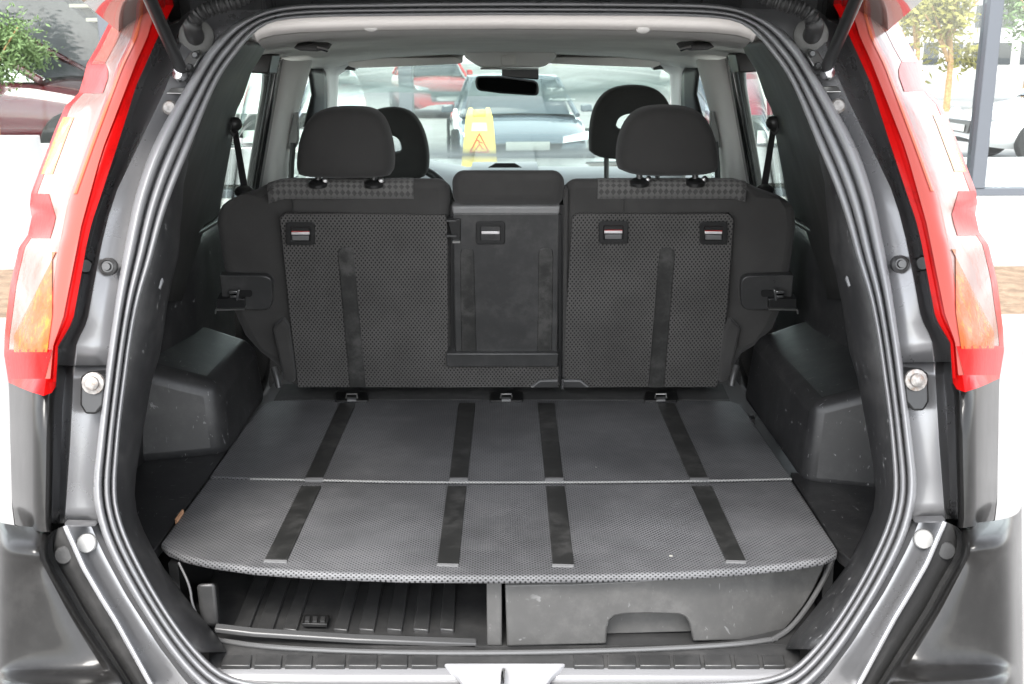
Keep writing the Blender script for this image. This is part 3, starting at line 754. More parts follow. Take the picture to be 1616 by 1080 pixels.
for par, poly in ((left_back, [(533, 402), (534, 395), (540, 391), (551, 391), (557, 395), (558, 402), (577, 612), (552, 612)]),
                  (right_back, [(1040, 403), (1041, 396), (1047, 392), (1058, 392), (1064, 396), (1065, 403), (1048, 612), (1023, 612)])):
    seat_plate('rubber_strip', poly, STRIP, par, off=.0085, th=.006, bevel=.0015)
for par, a, b in ((left_back, 421, 652), (right_back, 944, 1179)):
    uu = Vector((0, -.25, 1)).normalized(); ff = Vector((0, 1, -.15)).normalized(); rr_ = .0228
    cols = []
    for k in range(25):
        qx = a + (b - a) * k / 24
        qt = Q(qx, 282.5 + max(0, 445 - qx) * .30 + max(0, qx - 1160) * .25, 0); cc_ = qt - uu * .022 + ff * .022
        cols.append([qt - uu * .042 - ff * .0010, qt - uu * .030 - ff * .0008] + [cc_ + (-ff * math.cos(t) + uu * math.sin(t)) * rr_ for t in [math.pi / 2 * q / 8 for q in range(9)]] + [cc_ + uu * rr_ + ff * .03])
    sheet('diamond_patch', cols, FABRIC_D, par, ang=80, solid=.002)
    seat_plate('seam', [(a + 40, 338), (a + 41, 338), (a + 41, 314), (a + 40, 314)], PLASTIC_CLEAN, par, off=.0012, th=.004)
# release handles
def handle(cx, cy, par, w=46, h=36):
    out = round_poly([(cx - w / 2, cy - h / 2), (cx + w / 2, cy - h / 2), (cx + w / 2, cy + h / 2), (cx - w / 2, cy + h / 2)], 5)
    inn = round_poly([(cx - w * .33, cy - h * .29), (cx + w * .33, cy - h * .29), (cx + w * .33, cy + h * .33), (cx - w * .33, cy + h * .33)], 3)
    n = len(out)
    V = [Q(*p, .006) for p in out] + [Q(*p, .013) for p in [v * 1 for v in out]] + [Q(*p, .013) for p in inn] + [Q(*p, .0072) for p in inn]
    F = []
    for i in range(n):
        j = (i + 1) % n
        for k in range(3): F.append((k * n + i, k * n + j, (k + 1) * n + j, (k + 1) * n + i))
    F.append(tuple(3 * n + i for i in range(n)))
    fr = M('release_handle', V, F, PLASTIC_CLEAN, par, bevel=.0012, ang=30)
    x0, x1 = cx - w * .31, cx + w * .31
    seat_plate('handle_bar', [(x0, cy - 2.2), (x1, cy - 2.2), (x1, cy + 1.8), (x0, cy + 1.8)], mat('handle_chrome', (.85, .82, .82), .25, metal=.4), par, off=.012, th=.008, bevel=.0008)
    seat_plate('handle_red_line', [(x0, cy - 3.6), (x1, cy - 3.6), (x1, cy - 2.3), (x0, cy - 2.3)], RED, par, off=.009, th=.005)
    seat_plate('handle_paddle', [(x0 + 1, cy + 3.5), (x1 - 1, cy + 3.5), (x1 - 1, cy + h * .30), (x0 + 1, cy + h * .30)], mat('handle_grey', (.13, .13, .13), .4), par, off=.010, th=.008, bevel=.001)
handle(474, 369, left_back); handle(968, 367, right_back); handle(1126, 368, right_back, 44, 36)
# side mounting plates with catch and bracket
for s, par in ((1, left_back), (-1, right_back)):
    mir = (lambda x: x) if s == 1 else (lambda x: 2 * 799.5 - x)
    poly = round_poly([(mir(346), 435), (mir(430), 436), (mir(430), 490), (mir(352), 489)], [2, 16, 16, 2])
    seat_plate('mounting_plate', [tuple(v) for v in poly], PLASTIC_S, par, off=.004, th=.02, bevel=.002)
    seat_plate('catch_slot', [tuple(v) for v in round_poly([(mir(362), 458), (mir(398), 458), (mir(398), 469), (mir(362), 469)], 5)], mat('dark_slot', (.004, .004, .004), .8), par, off=.005, th=.004)
    for k in range(2):
        seat_plate('catch_bar', [(mir(361 + k * 2), 460 + k * 7), (mir(375 + k * 1.5), 460 + k * 7), (mir(375 + k * 1.5), 464 + k * 7), (mir(360 + k * 2), 464 + k * 7)], CHROME, par, off=.020, th=.012, bevel=.001)
    seat_plate('catch_side', [(mir(374), 458), (mir(378), 458), (mir(376), 475), (mir(372), 475)], CHROME, par, off=.022, th=.012, bevel=.001)
    seat_plate('catch_bracket', [(mir(342), 472), (mir(386), 472), (mir(386), 489), (mir(342), 490)], PLASTIC_CLEAN, par, off=.016, th=.03, bevel=.001)
    seat_plate('bracket_edge', [(mir(340), 488.5), (mir(386), 487.5), (mir(386), 489.5), (mir(340), 491)], STEEL, par, off=.020, th=.02)
    seat_plate('bracket_hook', [(mir(339), 490), (mir(341.5), 490), (mir(341), 496), (mir(339), 496)], STEEL, par, off=.018, th=.006)
    # stitched lower bolster
    bp_ = [(mir(430), 520), (mir(446), 505), (mir(456), 520), (mir(467), 600), (mir(462), 606), (mir(448), 602)]
    seat_plate('lower_bolster', bp_, FABRIC, par, off=.012, th=.05, bevel=.012, seg=4)
# centre section: cushion, hard panel, grooves, ledge
seat_plate('centre_cushion', [tuple(v) for v in [Vector(q) for q in ((712, 267), (892, 267), (891, 324), (714, 325))]], FABRIC, left_back, off=.014, th=.14, zf=-.2, bevel=.024, seg=6)
seat_plate('centre_back', [(711, 324), (893, 324), (890, 578), (712, 578)], PLASTIC_CLEAN, left_back, off=.000, th=.06)
cp = seat_plate('centre_panel', [(714, 337), (883, 337), (880, 556), (718, 556)], PLASTIC_S, left_back, off=.010, th=.03, bevel=.003)
seat_plate('centre_top_rail', [(713, 326), (884, 326), (883, 339), (714, 339)], mat('rail_grey', (.20, .20, .20), .4, dust=.2), left_back, off=.014, th=.03, bevel=.004)
for poly in ([(726, 402), (729, 394), (735, 392), (742, 392), (747, 395), (748, 402), (752, 555), (728, 555)], [(850, 402), (851, 395), (857, 392), (866, 392), (872, 395), (873, 402), (871, 555), (848, 555)]):
    seat_plate('centre_groove', poly, STRIP, left_back, off=.012, th=.006, bevel=.0015)
handle(774, 368, left_back, 46, 36)
seat_plate('centre_ledge', [(704, 558), (882, 558), (880, 580), (704, 580)], PLASTIC_S, left_back, off=.022, th=.03, bevel=.003)
seat_plate('hinge_plate', [(706, 346), (727, 346), (727, 382), (714, 382)], PLASTIC_CLEAN, left_back, off=.014, th=.02, bevel=.002)
for yy in (348, 372):
    seat_plate('hinge_lug', [(704, yy), (720, yy), (720, yy + 3), (704, yy + 3)], STEEL_D, left_back, off=.022, th=.012, bevel=.0008)
seat_plate('hinge_foot', [(714, 381), (726, 381), (726, 384), (714, 384)], STEEL, left_back, off=.018, th=.01)
seat_plate('edge_rail', [(881, 340), (886, 340), (886, 606), (881, 606)], PLASTIC_CLEAN, left_back, off=.006, th=.02, bevel=.001)
seat_plate('edge_rail', [(890, 300), (897, 300), (893, 610), (888, 610)], FABRIC, right_back, off=.006, th=.03, bevel=.003)
seat_plate('foot_bracket', [(838, 612), (852, 602), (880, 602), (880, 612)], STEEL_D, left_back, off=.010, th=.010, bevel=.001)
seat_plate('foot_bracket', [(888, 612), (888, 602), (916, 602), (930, 612)], STEEL_D, right_back, off=.010, th=.010, bevel=.001)
seat_plate('foot_edge', [(838, 611), (852, 601), (880, 600), (880, 602.5), (853, 603), (840, 612.5)], STRIP_END, left_back, off=.013, th=.004)  # edge highlights of both foot brackets, put into paler strips
seat_plate('foot_edge', [(888, 600.5), (916, 600.5), (929, 611), (927, 612), (915, 603), (888, 603)], STRIP_END, right_back, off=.013, th=.004)
seat_plate('foot_pin', [(886.5, 598), (889.5, 598), (889.5, 614), (886.5, 614)], CHROME, right_back, off=.016, th=.006)

# --- head restraints
def headrest(name, outl, Y, th, m, parent, hole=None, posts=(), lean=.0):
    """padded head restraint: stacked, inset outlines give the round cushion; an optional hole goes right through"""
    outl = px_resample([(v.x, v.y) for v in smooth_path([(x, y, 0) for x, y in outl + [outl[0]]], 2)], 49)[:-1]
    cx = sum(p[0] for p in outl) / len(outl); cy = sum(p[1] for p in outl) / len(outl)
    prof = [(.55, -.50), (.78, -.49), (.90, -.44), (.965, -.34), (1.0, -.12), (1.0, .15), (.96, .36), (.88, .46), (.7, .5)]
    rows = []
    base = [P(x, y, Y) for x, y in outl]
    c3 = P(cx, cy, Y)
    if hole:
        hole = px_resample([(v.x, v.y) for v in smooth_path([(x, y, 0) for x, y in hole + [hole[0]]], 2)], 49)[:-1]
        hb = [P(x, y, Y) for x, y in hole]
    for k, f in prof:
        if hole:
            r = []
            for b, h in zip(base, hb):
                mid = h.lerp(b, .5)
                r.append(mid + (b - mid) * (k if k > .6 else .3) + Vector((0, f * th, lean * f)))
            rows.append(r)
        else:
            rows.append([c3 + (b - c3) * k + Vector((0, f * th, lean * f)) for b in base])
    if hole:
        for k, f in reversed(prof):
            r = []
            for b, h in zip(base, hb):
                mid = h.lerp(b, .5)
                r.append(mid + (h - mid) * (k if k > .6 else .3) + Vector((0, f * th, lean * f)))
            rows.append(r)
        rows.append(rows[0])
        V, F = grid(rows, True)
        o = M(name, V, F, m, parent, ang=80, weld=True)
    else:
        V, F = grid(rows, True); n = len(base)
        F.append(tuple(range(n))[::-1]); F.append(tuple(range((len(rows) - 1) * n, len(rows) * n)))
        o = M(name, V, F, m, parent, ang=80)
    return o
def posts(xs, y0, y1, Y, par):
    for x in xs:
        tube('headrest_post', [P(x, y0, Y), P(x, y1, Y)], .0062, STEEL_D, par, n=10)
        c = P(x, y1, Y)
        lathe('post_collar', c + Vector((0, -.004, -.004)), (0, -.25, 1), [(.019, -.004), (.019, .003), (.014, .007), (.007, .008)], PLASTIC_CLEAN, par, n=16)
        lathe('post_button', c + Vector((.016, -.012, .004)), (.3, -1, .4), [(.006, 0), (.006, .004), (.003, .006)], STEEL, par, n=10)
hr_l = [(474, 274), (470, 262), (473, 228), (481, 200), (495, 180), (518, 169), (552, 167), (588, 169), (606, 182), (617, 208), (623, 240), (622, 270), (612, 279), (545, 280), (490, 279)]
headrest('rear_headrest', hr_l, 2.205, .105, FABRIC_HR, left_back)
posts((502, 590), 276, 287, 2.215, left_back)
hr_r = [(976, 266), (972, 254), (974, 222), (984, 194), (1000, 175), (1020, 167), (1050, 165), (1082, 167), (1106, 178), (1122, 202), (1131, 236), (1132, 262), (1124, 274), (1060, 277), (1000, 276)]
headrest('rear_headrest', hr_r, 2.205, .105, FABRIC_HR, right_back)
posts((1009, 1097), 272, 285, 2.215, right_back)

#@@FRONT
# --- front seats
for s, nm in ((1, 'left'), (-1, 'right')):
    xc = -.36 * s
    rows = []
    for z, w, y in ((.55, .24, 3.10), (.75, .25, 3.06), (.95, .245, 3.0), (1.08, .21, 2.97), (1.14, .15, 2.97)):
        r = []
        for k in range(16):
            t = 2 * math.pi * k / 16
            ct, st = math.cos(t), math.sin(t)
            r.append(Vector((xc + w * math.copysign(abs(ct) ** .6, ct), y + .15 + .07 * math.copysign(abs(st) ** .7, st), z)))
        rows.append(r)
    V, F = grid(rows, True); F.append(tuple(range(64, 80))); F.append(tuple(range(16))[::-1])
    fs = M('front_seat', V, F, FABRIC, car, sub=1, ang=80)
    box('seat_cushion', (xc - .25, 3.15, .50), (xc + .25, 3.68, .66), FABRIC, fs, bevel=.05, seg=4)
    if s == 1:
        headrest('front_headrest', [(560, 270), (556, 225), (572, 185), (598, 170), (630, 168), (654, 178), (670, 205), (678, 240), (677, 272), (664, 283), (610, 283), (570, 282)], 3.12, .10, FABRIC_HR, fs,
                 hole=[(590, 232), (592, 222), (602, 214), (615, 212), (628, 216), (634, 226), (635, 236), (628, 240), (606, 241), (594, 240)])
        for x in (600, 650): tube('headrest_post', [P(x, 278, 3.12), P(x, 300, 3.12)], .007, STEEL_D, fs, n=8)
    else:
        headrest('front_headrest', [(930, 238), (929, 210), (934, 175), (948, 150), (968, 137), (998, 133), (1026, 136), (1046, 148), (1058, 172), (1064, 205), (1062, 240), (1050, 249), (998, 252), (944, 249)], 3.12, .10, FABRIC_HR, fs,
                 hole=[(971, 197), (974, 186), (985, 180), (1000, 179), (1015, 180), (1024, 187), (1026, 197), (1020, 204), (998, 206), (977, 204)])
        for x in (957, 1038): tube('headrest_post', [P(x, 246, 3.12), P(x, 300, 3.12)], .007, STEEL_D, fs, n=8)

# --- dashboard, steering wheel
rows = []
for Y, dz in ((3.80, -.20), (3.82, -.06), (3.87, -.012), (3.95, .0), (4.2, .0), (4.5, -.03)):
    r = []
    for x in (-.70, -.55, -.45, -.30, -.15, -.125, -.12, 0, .12, .125, .15, .35, .55, .70):
        b = 1.125 + (.018 if abs(x) < .122 else 0) + (.03 if -.5 < x < -.25 else 0)
        r.append(Vector((x, Y, b + dz)))
    rows.append(r)
dash = sheet('dashboard', rows, DASH, car, solid=.01, ang=50)
plate('dash_vent', [P(770, 265, 3.90), P(782, 258, 3.90), P(812, 258, 3.90), P(824, 265, 3.90)], mat('vent_black', (.01, .01, .01), .5), dash, depth=(0, .02, .0), bevel=.001)
c = Vector((-.34, 3.62, 1.02)); ax = Vector((0, -.92, .40)).normalized(); u = Vector((1, 0, 0)); v = ax.cross(u)
ring = [c + (u * math.cos(t) + v * math.sin(t)) * .175 for t in [2 * math.pi * k / 40 for k in range(40)]]
sw = tube('steering_wheel', ring, .014, PLASTIC_CLEAN, car, n=10, closed=True)
lathe('wheel_hub', c, ax, [(.07, -.03), (.075, .0), (.05, .02), (.0, .022)], PLASTIC_CLEAN, sw, n=20)
for t in (0.1, math.pi - .1, -math.pi / 2):
    e = c + (u * math.cos(t) + v * math.sin(t)) * .17
    tube('wheel_spoke', [c, e], .014, PLASTIC_CLEAN, sw, n=8)

# --- headliner with its rolled rear edge, overhead console, visors, mirror
def ceil_z(Y): return lerp_table([(1.78, 1.590), (1.86, 1.5845), (2.2, 1.578), (2.7, 1.570), (2.95, 1.563), (3.15, 1.553), (3.45, 1.541), (3.75, 1.531)], Y)
rows = []
for Y in (1.86, 2.0, 2.2, 2.45, 2.7, 2.9, 3.05, 3.2, 3.45, 3.72):
    hw = lerp_table([(1.86, .56), (2.4, .63), (3.0, .66), (3.72, .60)], Y)
    rows.append([Vector((hw * f, Y, ceil_z(Y) - .045 * abs(f) ** 3)) for f in (-1, -.92, -.8, -.6, -.3, 0, .3, .6, .8, .92, 1)])
head = sheet('headliner', rows, HEADLINER, car, solid=-.006, ang=60)
ed = [(-398, 52), (-392, 46), (-370, 40), (-330, 36), (-250, 33), (-130, 31), (0, 30), (130, 31), (250, 33), (330, 36), (370, 40), (392, 46), (398, 52)]
rows = []
for dx, y in ed:
    rows.append([S(797 + dx, y - 8, .075), S(797 + dx, y - 5, .055), S(797 + dx, y + 1, .062), S(797 + dx * .995, y + 7, .085), S(797 + dx * .99, y + 11, .13), S(797 + dx * .985, y + 13, .20)])
rol = sheet('headliner_edge', rows, mat('pale_headliner_edge', (.82, .78, .745), .9, bump=.15, bump_scale=900), head, ang=80, solid=-.004)
for x, y in ((585, 43), (1015, 46)):
    lathe('headliner_clip', S(x, y, .10), (0, -.5, -1), [(.011, -.004), (.011, .002), (.008, .004), (.0, .004)], HEADLINER, head, n=16)
for s in BOTH:
    cl = plate('grab_recess', [P(462, 76, 2.35), P(480, 73, 2.35), P(512, 74, 2.35), P(520, 78, 2.35), P(500, 82, 2.35), P(474, 81, 2.35)], mat('grab_shadow', (.10, .10, .10), .6), head, depth=(0, .05, .01), side=s, bevel=.003)
    tube('coat_hook', [P(500, 76, 2.33), P(510, 78, 2.33), P(516, 80, 2.34)], .004, CHROME, cl, n=6, side=s)
    v0 = [P(x, y, 3.62) for x, y in round_poly([(552, 93), (600, 92), (722, 91), (731, 98), (726, 101), (640, 105), (560, 108), (548, 104)], 4)]
    plate('sun_visor', v0, HEADLINER, head, depth=(0, .12, .03), side=s, bevel=.010, seg=3)
    plate('visor_pivot', [P(543, 110, 3.70), P(549, 104, 3.70), P(560, 107, 3.70), P(560, 112, 3.70)], PLASTIC_CLEAN, head, depth=(0, .03, 0), side=s, bevel=.002)
oc = plate('overhead_console', [P(x, y, 3.45) for x, y in round_poly([(735, 80), (872, 80), (880, 88), (862, 104), (850, 107), (760, 107), (750, 102), (732, 90)], 5)], GREYTRIM, head, depth=(0, .25, .0), bevel=.012, seg=3)
plate('console_lamp', [P(x, y, 3.435) for x, y in round_poly([(790, 87), (814, 87), (814, 104), (790, 104)], 6)], HEADLINER, oc, depth=(0, .03, 0), bevel=.003)
plate('console_edge', [P(758, 107, 3.44), P(850, 108, 3.44), P(850, 110.5, 3.44), P(758, 110, 3.44)], mat('console_lip', (.42, .42, .41), .4), oc, depth=(0, .05, 0), bevel=.002)
mo = round_poly([(749, 120), (790, 120), (850, 128), (851, 152), (790, 148), (751, 143)], [9, 2, 9, 9, 2, 9])
mr = plate('rear_view_mirror', [P(x, y, 3.80) for x, y in mo], PLASTIC_CLEAN, head, depth=(0, .045, .0), bevel=.006, seg=3)
mi = round_poly([(752, 123), (790, 123), (848, 131), (848.5, 149), (790, 145), (754, 140.5)], [8, 2, 8, 8, 2, 8])
mz = P(800, 135, 3.797).z
plate('mirror_pane', [P(x, y, 3.797 - .30 * (P(x, y, 3.797).z - mz) - .009) for x, y in mi], mat('dim_mirror', (.45, .45, .45), .05, metal=1), mr, depth=(0, .002, 0))
hexa('mirror_stem', [P(792, 122, 3.83), P(850, 126, 3.83), P(850, 126, 3.9), P(792, 122, 3.9), P(792, 108, 3.83), P(850, 108, 3.83), P(850, 108, 3.9), P(792, 108, 3.9)], PLASTIC_CLEAN, mr, bevel=.004)

# --- pillars, door frames, glass, belts
for s in BOTH:
    bp2 = sheet('centre_pillar', [[P(430, 86, 3.06), P(441, 92, 3.0), P(456, 96, 3.0), P(476, 96, 3.04), P(489, 95, 3.12), P(491, 97, 3.2)],
                                  [P(428, 130, 3.06), P(434, 130, 3.0), P(448, 130, 3.0), P(468, 130, 3.04), P(479, 130, 3.12), P(482, 130, 3.2)],
                                  [P(420, 190, 3.06), P(425, 190, 3.0), P(438, 190, 3.0), P(458, 190, 3.04), P(464, 190, 3.12), P(466, 190, 3.2)],
                                  [P(408, 250, 3.06), P(414, 250, 3.0), P(428, 250, 3.0), P(450, 250, 3.04), P(454, 250, 3.12), P(455, 250, 3.2)],
                                  [P(398, 320, 3.06), P(403, 320, 3.0), P(418, 320, 3.0), P(446, 320, 3.04), P(449, 320, 3.12), P(450, 320, 3.2)]], GREYTRIM, car, side=s, ang=70, solid=.004)
    plate('belt_height_slider', [P(x, y, 3.03) for x, y in round_poly([(464, 178), (469, 178), (470, 222), (464, 236), (455, 236), (456, 214)], 4)], mat('slider_grey', (.16, .155, .15), .5), bp2, depth=(0, .03, 0), side=s, bevel=.005, seg=3)
    tube('front_belt', [P(463, 226, 3.0), P(460, 260, 3.0), P(459, 310, 3.02)], .008, BELT, bp2, n=6, side=s)
    df = plate('door_frame', [P(414, 80, 2.95), P(442, 92, 2.95), P(404, 318, 2.95), P(383, 318, 2.95), P(411, 140, 2.95)], mat('gloss_black_frame', (.010, .010, .010), .18, coat=.5), car, depth=(0, .05, 0), side=s, bevel=.008, seg=3)
    plate('frame_bead', [P(429, 100, 2.945), P(432, 100, 2.945), P(398, 300, 2.945), P(394.5, 300, 2.945)], PLASTIC_CLEAN, df, depth=(0, .01, 0), side=s, bevel=.001)
    plate('window_header', [P(398, 84, 2.75), P(430, 86, 2.75), P(424, 117, 2.75), P(388, 115, 2.75)], mat('dark_header', (.02, .018, .017), .4), car, depth=(0, .10, 0), side=s, bevel=.004)
    rr = [[P(484, 106, 3.55), P(491, 100, 3.6), P(505, 104, 3.66), P(512, 116, 3.7)], [P(487, 120, 3.55), P(494, 118, 3.6), P(508, 120, 3.66), P(513, 128, 3.7)],
          [P(491, 150, 3.6), P(497, 150, 3.63), P(508, 150, 3.68), P(514, 150, 3.72)], [P(478, 200, 3.6), P(490, 200, 3.63), P(506, 200, 3.68), P(514, 200, 3.72)]]
    sheet('front_door_seal', rr, PLASTIC_CLEAN, car, side=s, ang=70, solid=.006)
    ap = sheet('windscreen_pillar', [[P(488, 84, 3.4), P(520, 88, 3.6), P(548, 98, 3.72), P(565, 106, 3.76)], [P(504, 100, 3.66), P(514, 103, 3.72), P(532, 108, 3.78), P(545, 109, 3.80)],
                                     [P(511, 118, 3.70), P(517, 118, 3.76), P(527, 117, 3.82), P(533, 117, 3.84)], [P(513, 150, 3.72), P(519, 150, 3.8), P(527, 150, 3.9), P(531, 150, 3.92)],
                                     [P(513, 205, 3.74), P(518, 205, 3.9), P(524, 205, 4.05), P(528, 205, 4.08)], [P(510, 290, 3.8), P(514, 290, 3.95), P(518, 290, 4.2), P(522, 290, 4.25)]], GREYTRIM, car, side=s, ang=70, solid=.006)
    M('rear_window', [(-.70, 2.50, 1.10), (-.70, 3.02, 1.10), (-.64, 3.02, 1.50), (-.63, 2.50, 1.50)], [(0, 1, 2, 3)], GLASS, car, side=s, solid=.004)
    M('front_window', [(-.74, 3.12, 1.10), (-.72, 4.1, 1.10), (-.62, 3.7, 1.48), (-.64, 3.12, 1.50)], [(0, 1, 2, 3)], GLASS, car, side=s, solid=.004)
    # door mirror
    mc = Vector((-.955, 3.98, 1.145))
    dmv = [mc + Vector((x, y, z)) for x, y, z in ((-.10, 0, -.075), (.09, 0, -.075), (.08, .10, -.05), (-.07, .10, -.05), (-.085, 0, .08), (.095, 0, .085), (.08, .09, .06), (-.06, .09, .05))]
    dm = hexa('door_mirror', dmv, PAINT, car, side=s, bevel=.022, seg=4)
    plate('mirror_face', [mc + Vector((x, -.003, z)) for x, z in [tuple(v) for v in round_poly([(-.085, -.06), (.078, -.06), (.082, .07), (-.07, .064)], .03)]], MIRROR, dm, depth=(0, .002, 0), side=s)
    # rear belt with its loop and guide
    lp = P(371, 196, 2.45)
    lo_ = lathe('belt_loop', lp, (.5, -1, 0), [(.010, -.010), (.0145, -.007), (.015, .004), (.010, .009), (.0, .010)], PLASTIC_CLEAN, car, n=18, side=s)
    tube('loop_ring', [P(363, 196, 2.44), P(362, 206, 2.43), P(369, 214, 2.43), P(375, 210, 2.44)], .004, STEEL_D, lo_, n=6, side=s)
    bl = [P(366, 206, 2.44), P(375, 206, 2.44), P(391, 297, 2.32), P(380, 297, 2.32)]
    plate('rear_belt', bl, BELT, car, depth=(0, .003, 0), side=s)
    lathe('belt_guide', P(385, 301, 2.29), (0, -.3, 1), [(.019, -.006), (.020, .0), (.014, .006), (.0, .007)], PLASTIC_CLEAN, car, n=18, side=s)
M('windscreen', [(-.66, 4.50, 1.06), (.66, 4.50, 1.06), (.56, 3.80, 1.50), (-.56, 3.80, 1.50)], [(0, 1, 2, 3)], GLASS, car, solid=.005)

#@@GATE
# --- raised tailgate, gas struts, cable hoses
rows = []
for Y, z in ((1.86, 1.655), (1.70, 1.70), (1.35, 1.79), (1.0, 1.86), (.72, 1.905)):
    rows.append([Vector((x, Y, z - .03 * (abs(x) / .6) ** 3)) for x in (-.62, -.5, -.3, 0, .3, .5, .62)])
tg = sheet('tailgate', rows, PAINT, car, solid=-.06, ang=60)
cpart(tg, 'raised tailgate above the opening')
rows = []
for k, x in enumerate((330, 380, 430, 500, 640, 797, 954, 1094, 1164, 1214, 1264)):
    yy = (22, 12, 4, 0, -3, -4, -3, 0, 4, 12, 22)[k]
    rows.append([S(x, yy + 22, .03), S(x, yy + 8, .02), S(x, yy, .035), S(x, yy - 16, .06)])
sheet('roof_gutter', rows, PAINT_IN, car, solid=.003, ang=60)
for x in (452, 490, 1104, 1160):
    plate('gutter_clip', [S(x, -2, .0), S(x + 4, -2, .0), S(x + 4, 6, .0), S(x, 6, .0)], STEEL_D, car, depth=(0, .02, 0))
tube('gutter_rail', smooth_path([S(400, 2, .02), S(450, -2, .02), S(620, -4, .02), S(797, -5, .02), S(974, -4, .02), S(1144, -2, .02), S(1194, 2, .02)], 1), .004, PLASTIC_CLEAN, car, n=6)
for s in BOTH:
    b0 = S(287, 112, -.008); t0 = P(237, 0, 1.52); dvec = (t0 - b0)
    st = tube('gas_strut', [b0, b0 + dvec * .06, b0 + dvec * .062, b0 + dvec * 3.0], [.0065, .0065, .0088, .0088], PLASTIC_CLEAN, car, n=14, side=s)
    lathe('strut_ball', S(284, 118, -.002), (-.3, -1, .2), [(.009, -.006), (.011, .0), (.008, .008), (.0, .010)], CHROME, st, n=16, side=s)
    br = plate('hinge_bracket', [S(x, y, .004) for x, y in [(298, 84), (314, 78), (318, 88), (304, 112), (292, 112), (290, 98)]], STEEL, car, depth=(0, .008, 0), side=s, bevel=.002)
    for x, y in ((309, 88), (300, 107)):
        lathe('bolt', S(x, y, .002), (0, -1, .2), [(.0058, -.003), (.0058, .005), (.004, .007), (.0, .007)], STEEL_D, br, n=6, side=s)
    gp = S(310, 58, .0)
    gr = lathe('hose_grommet', gp, (.1, -1, .1), [(.026, -.006), (.026, .002), (.022, .006), (.014, .008), (.013, .012), (.0, .012)], mat('grommet_grey', (.10, .10, .095), .6, dust=.3), car, n=24, side=s)
    hp_ = [S(308, 58, -.01), S(303, 46, -.05), S(306, 32, -.07), S(318, 20, -.08), S(336, 12, -.085), S(356, 7, -.09), S(376, 0, -.09), S(396, -12, -.09), S(410, -30, -.09)]
    path = resample(smooth_path(hp_, 3), 90)
    rad = [(.0135 if i < 22 else .0105 + .0018 * math.sin(i * 1.75)) for i in range(90)]
    tube('cable_hose', path, rad, RUBBER_DARK, car, n=14, side=s)

#@@BACKGROUND
# ------------------------------------------------------------------ showroom front
fac = empty('showroom_front', (0, FAC_Y, .12), 'glass showroom front with grey metal mullions and a white plinth', 'building')
box('plinth', (-9.8, FAC_Y - .06, .12), (11, FAC_Y + .25, .42), WHITEWALL, fac, bevel=.005)
box('bottom_rail', (-9.8, FAC_Y - .07, .42), (11, FAC_Y + .06, .48), ALU, fac, bevel=.004)
box('top_rail', (-9.8, FAC_Y - .07, 4.2), (11, FAC_Y + .06, 4.3), ALU, fac, bevel=.004)
MX = [-7.74, -5.42, -3.10, -.78, 1.54, 3.83, 6.15, 8.47]
for x in MX:
    box('mullion', (x - .055, FAC_Y - .08, .48), (x + .055, FAC_Y + .07, 4.2), ALU, fac, bevel=.006)
for a, b in zip(MX, MX[1:]):
    box('glass_pane', (a + .057, FAC_Y - .012, .482), (b - .057, FAC_Y + .012, 4.198), SHOWGLASS, fac)
box('shading_roof_slab', (-9.8, FAC_Y + .1, 4.3), (-2.2, 14.2, 4.5), ALU, fac)  # unseen slab added over the left bay only, to darken its interior
box('back_wall', (-9.8, 14.0, .40), (-3.4, 14.2, 4.3), mat('dim_back_wall', (.16, .16, .165), .8, var=.2, var_scale=1.0), fac)
structure(box('showroom_floor', (-9.8, FAC_Y + .26, .0), (11, 12.6, .40), mat('pale_floor_tile', (.42, .41, .40), .25, var=.04), bevel=.005))
box_p = box('display_podium', (-4.9, 9.5, .40), (-3.3, 10.0, .78), WHITEWALL, None, bevel=.01)
box_p['label'] = 'low white podium behind the glass beside the potted tree'; box_p['category'] = 'podium'

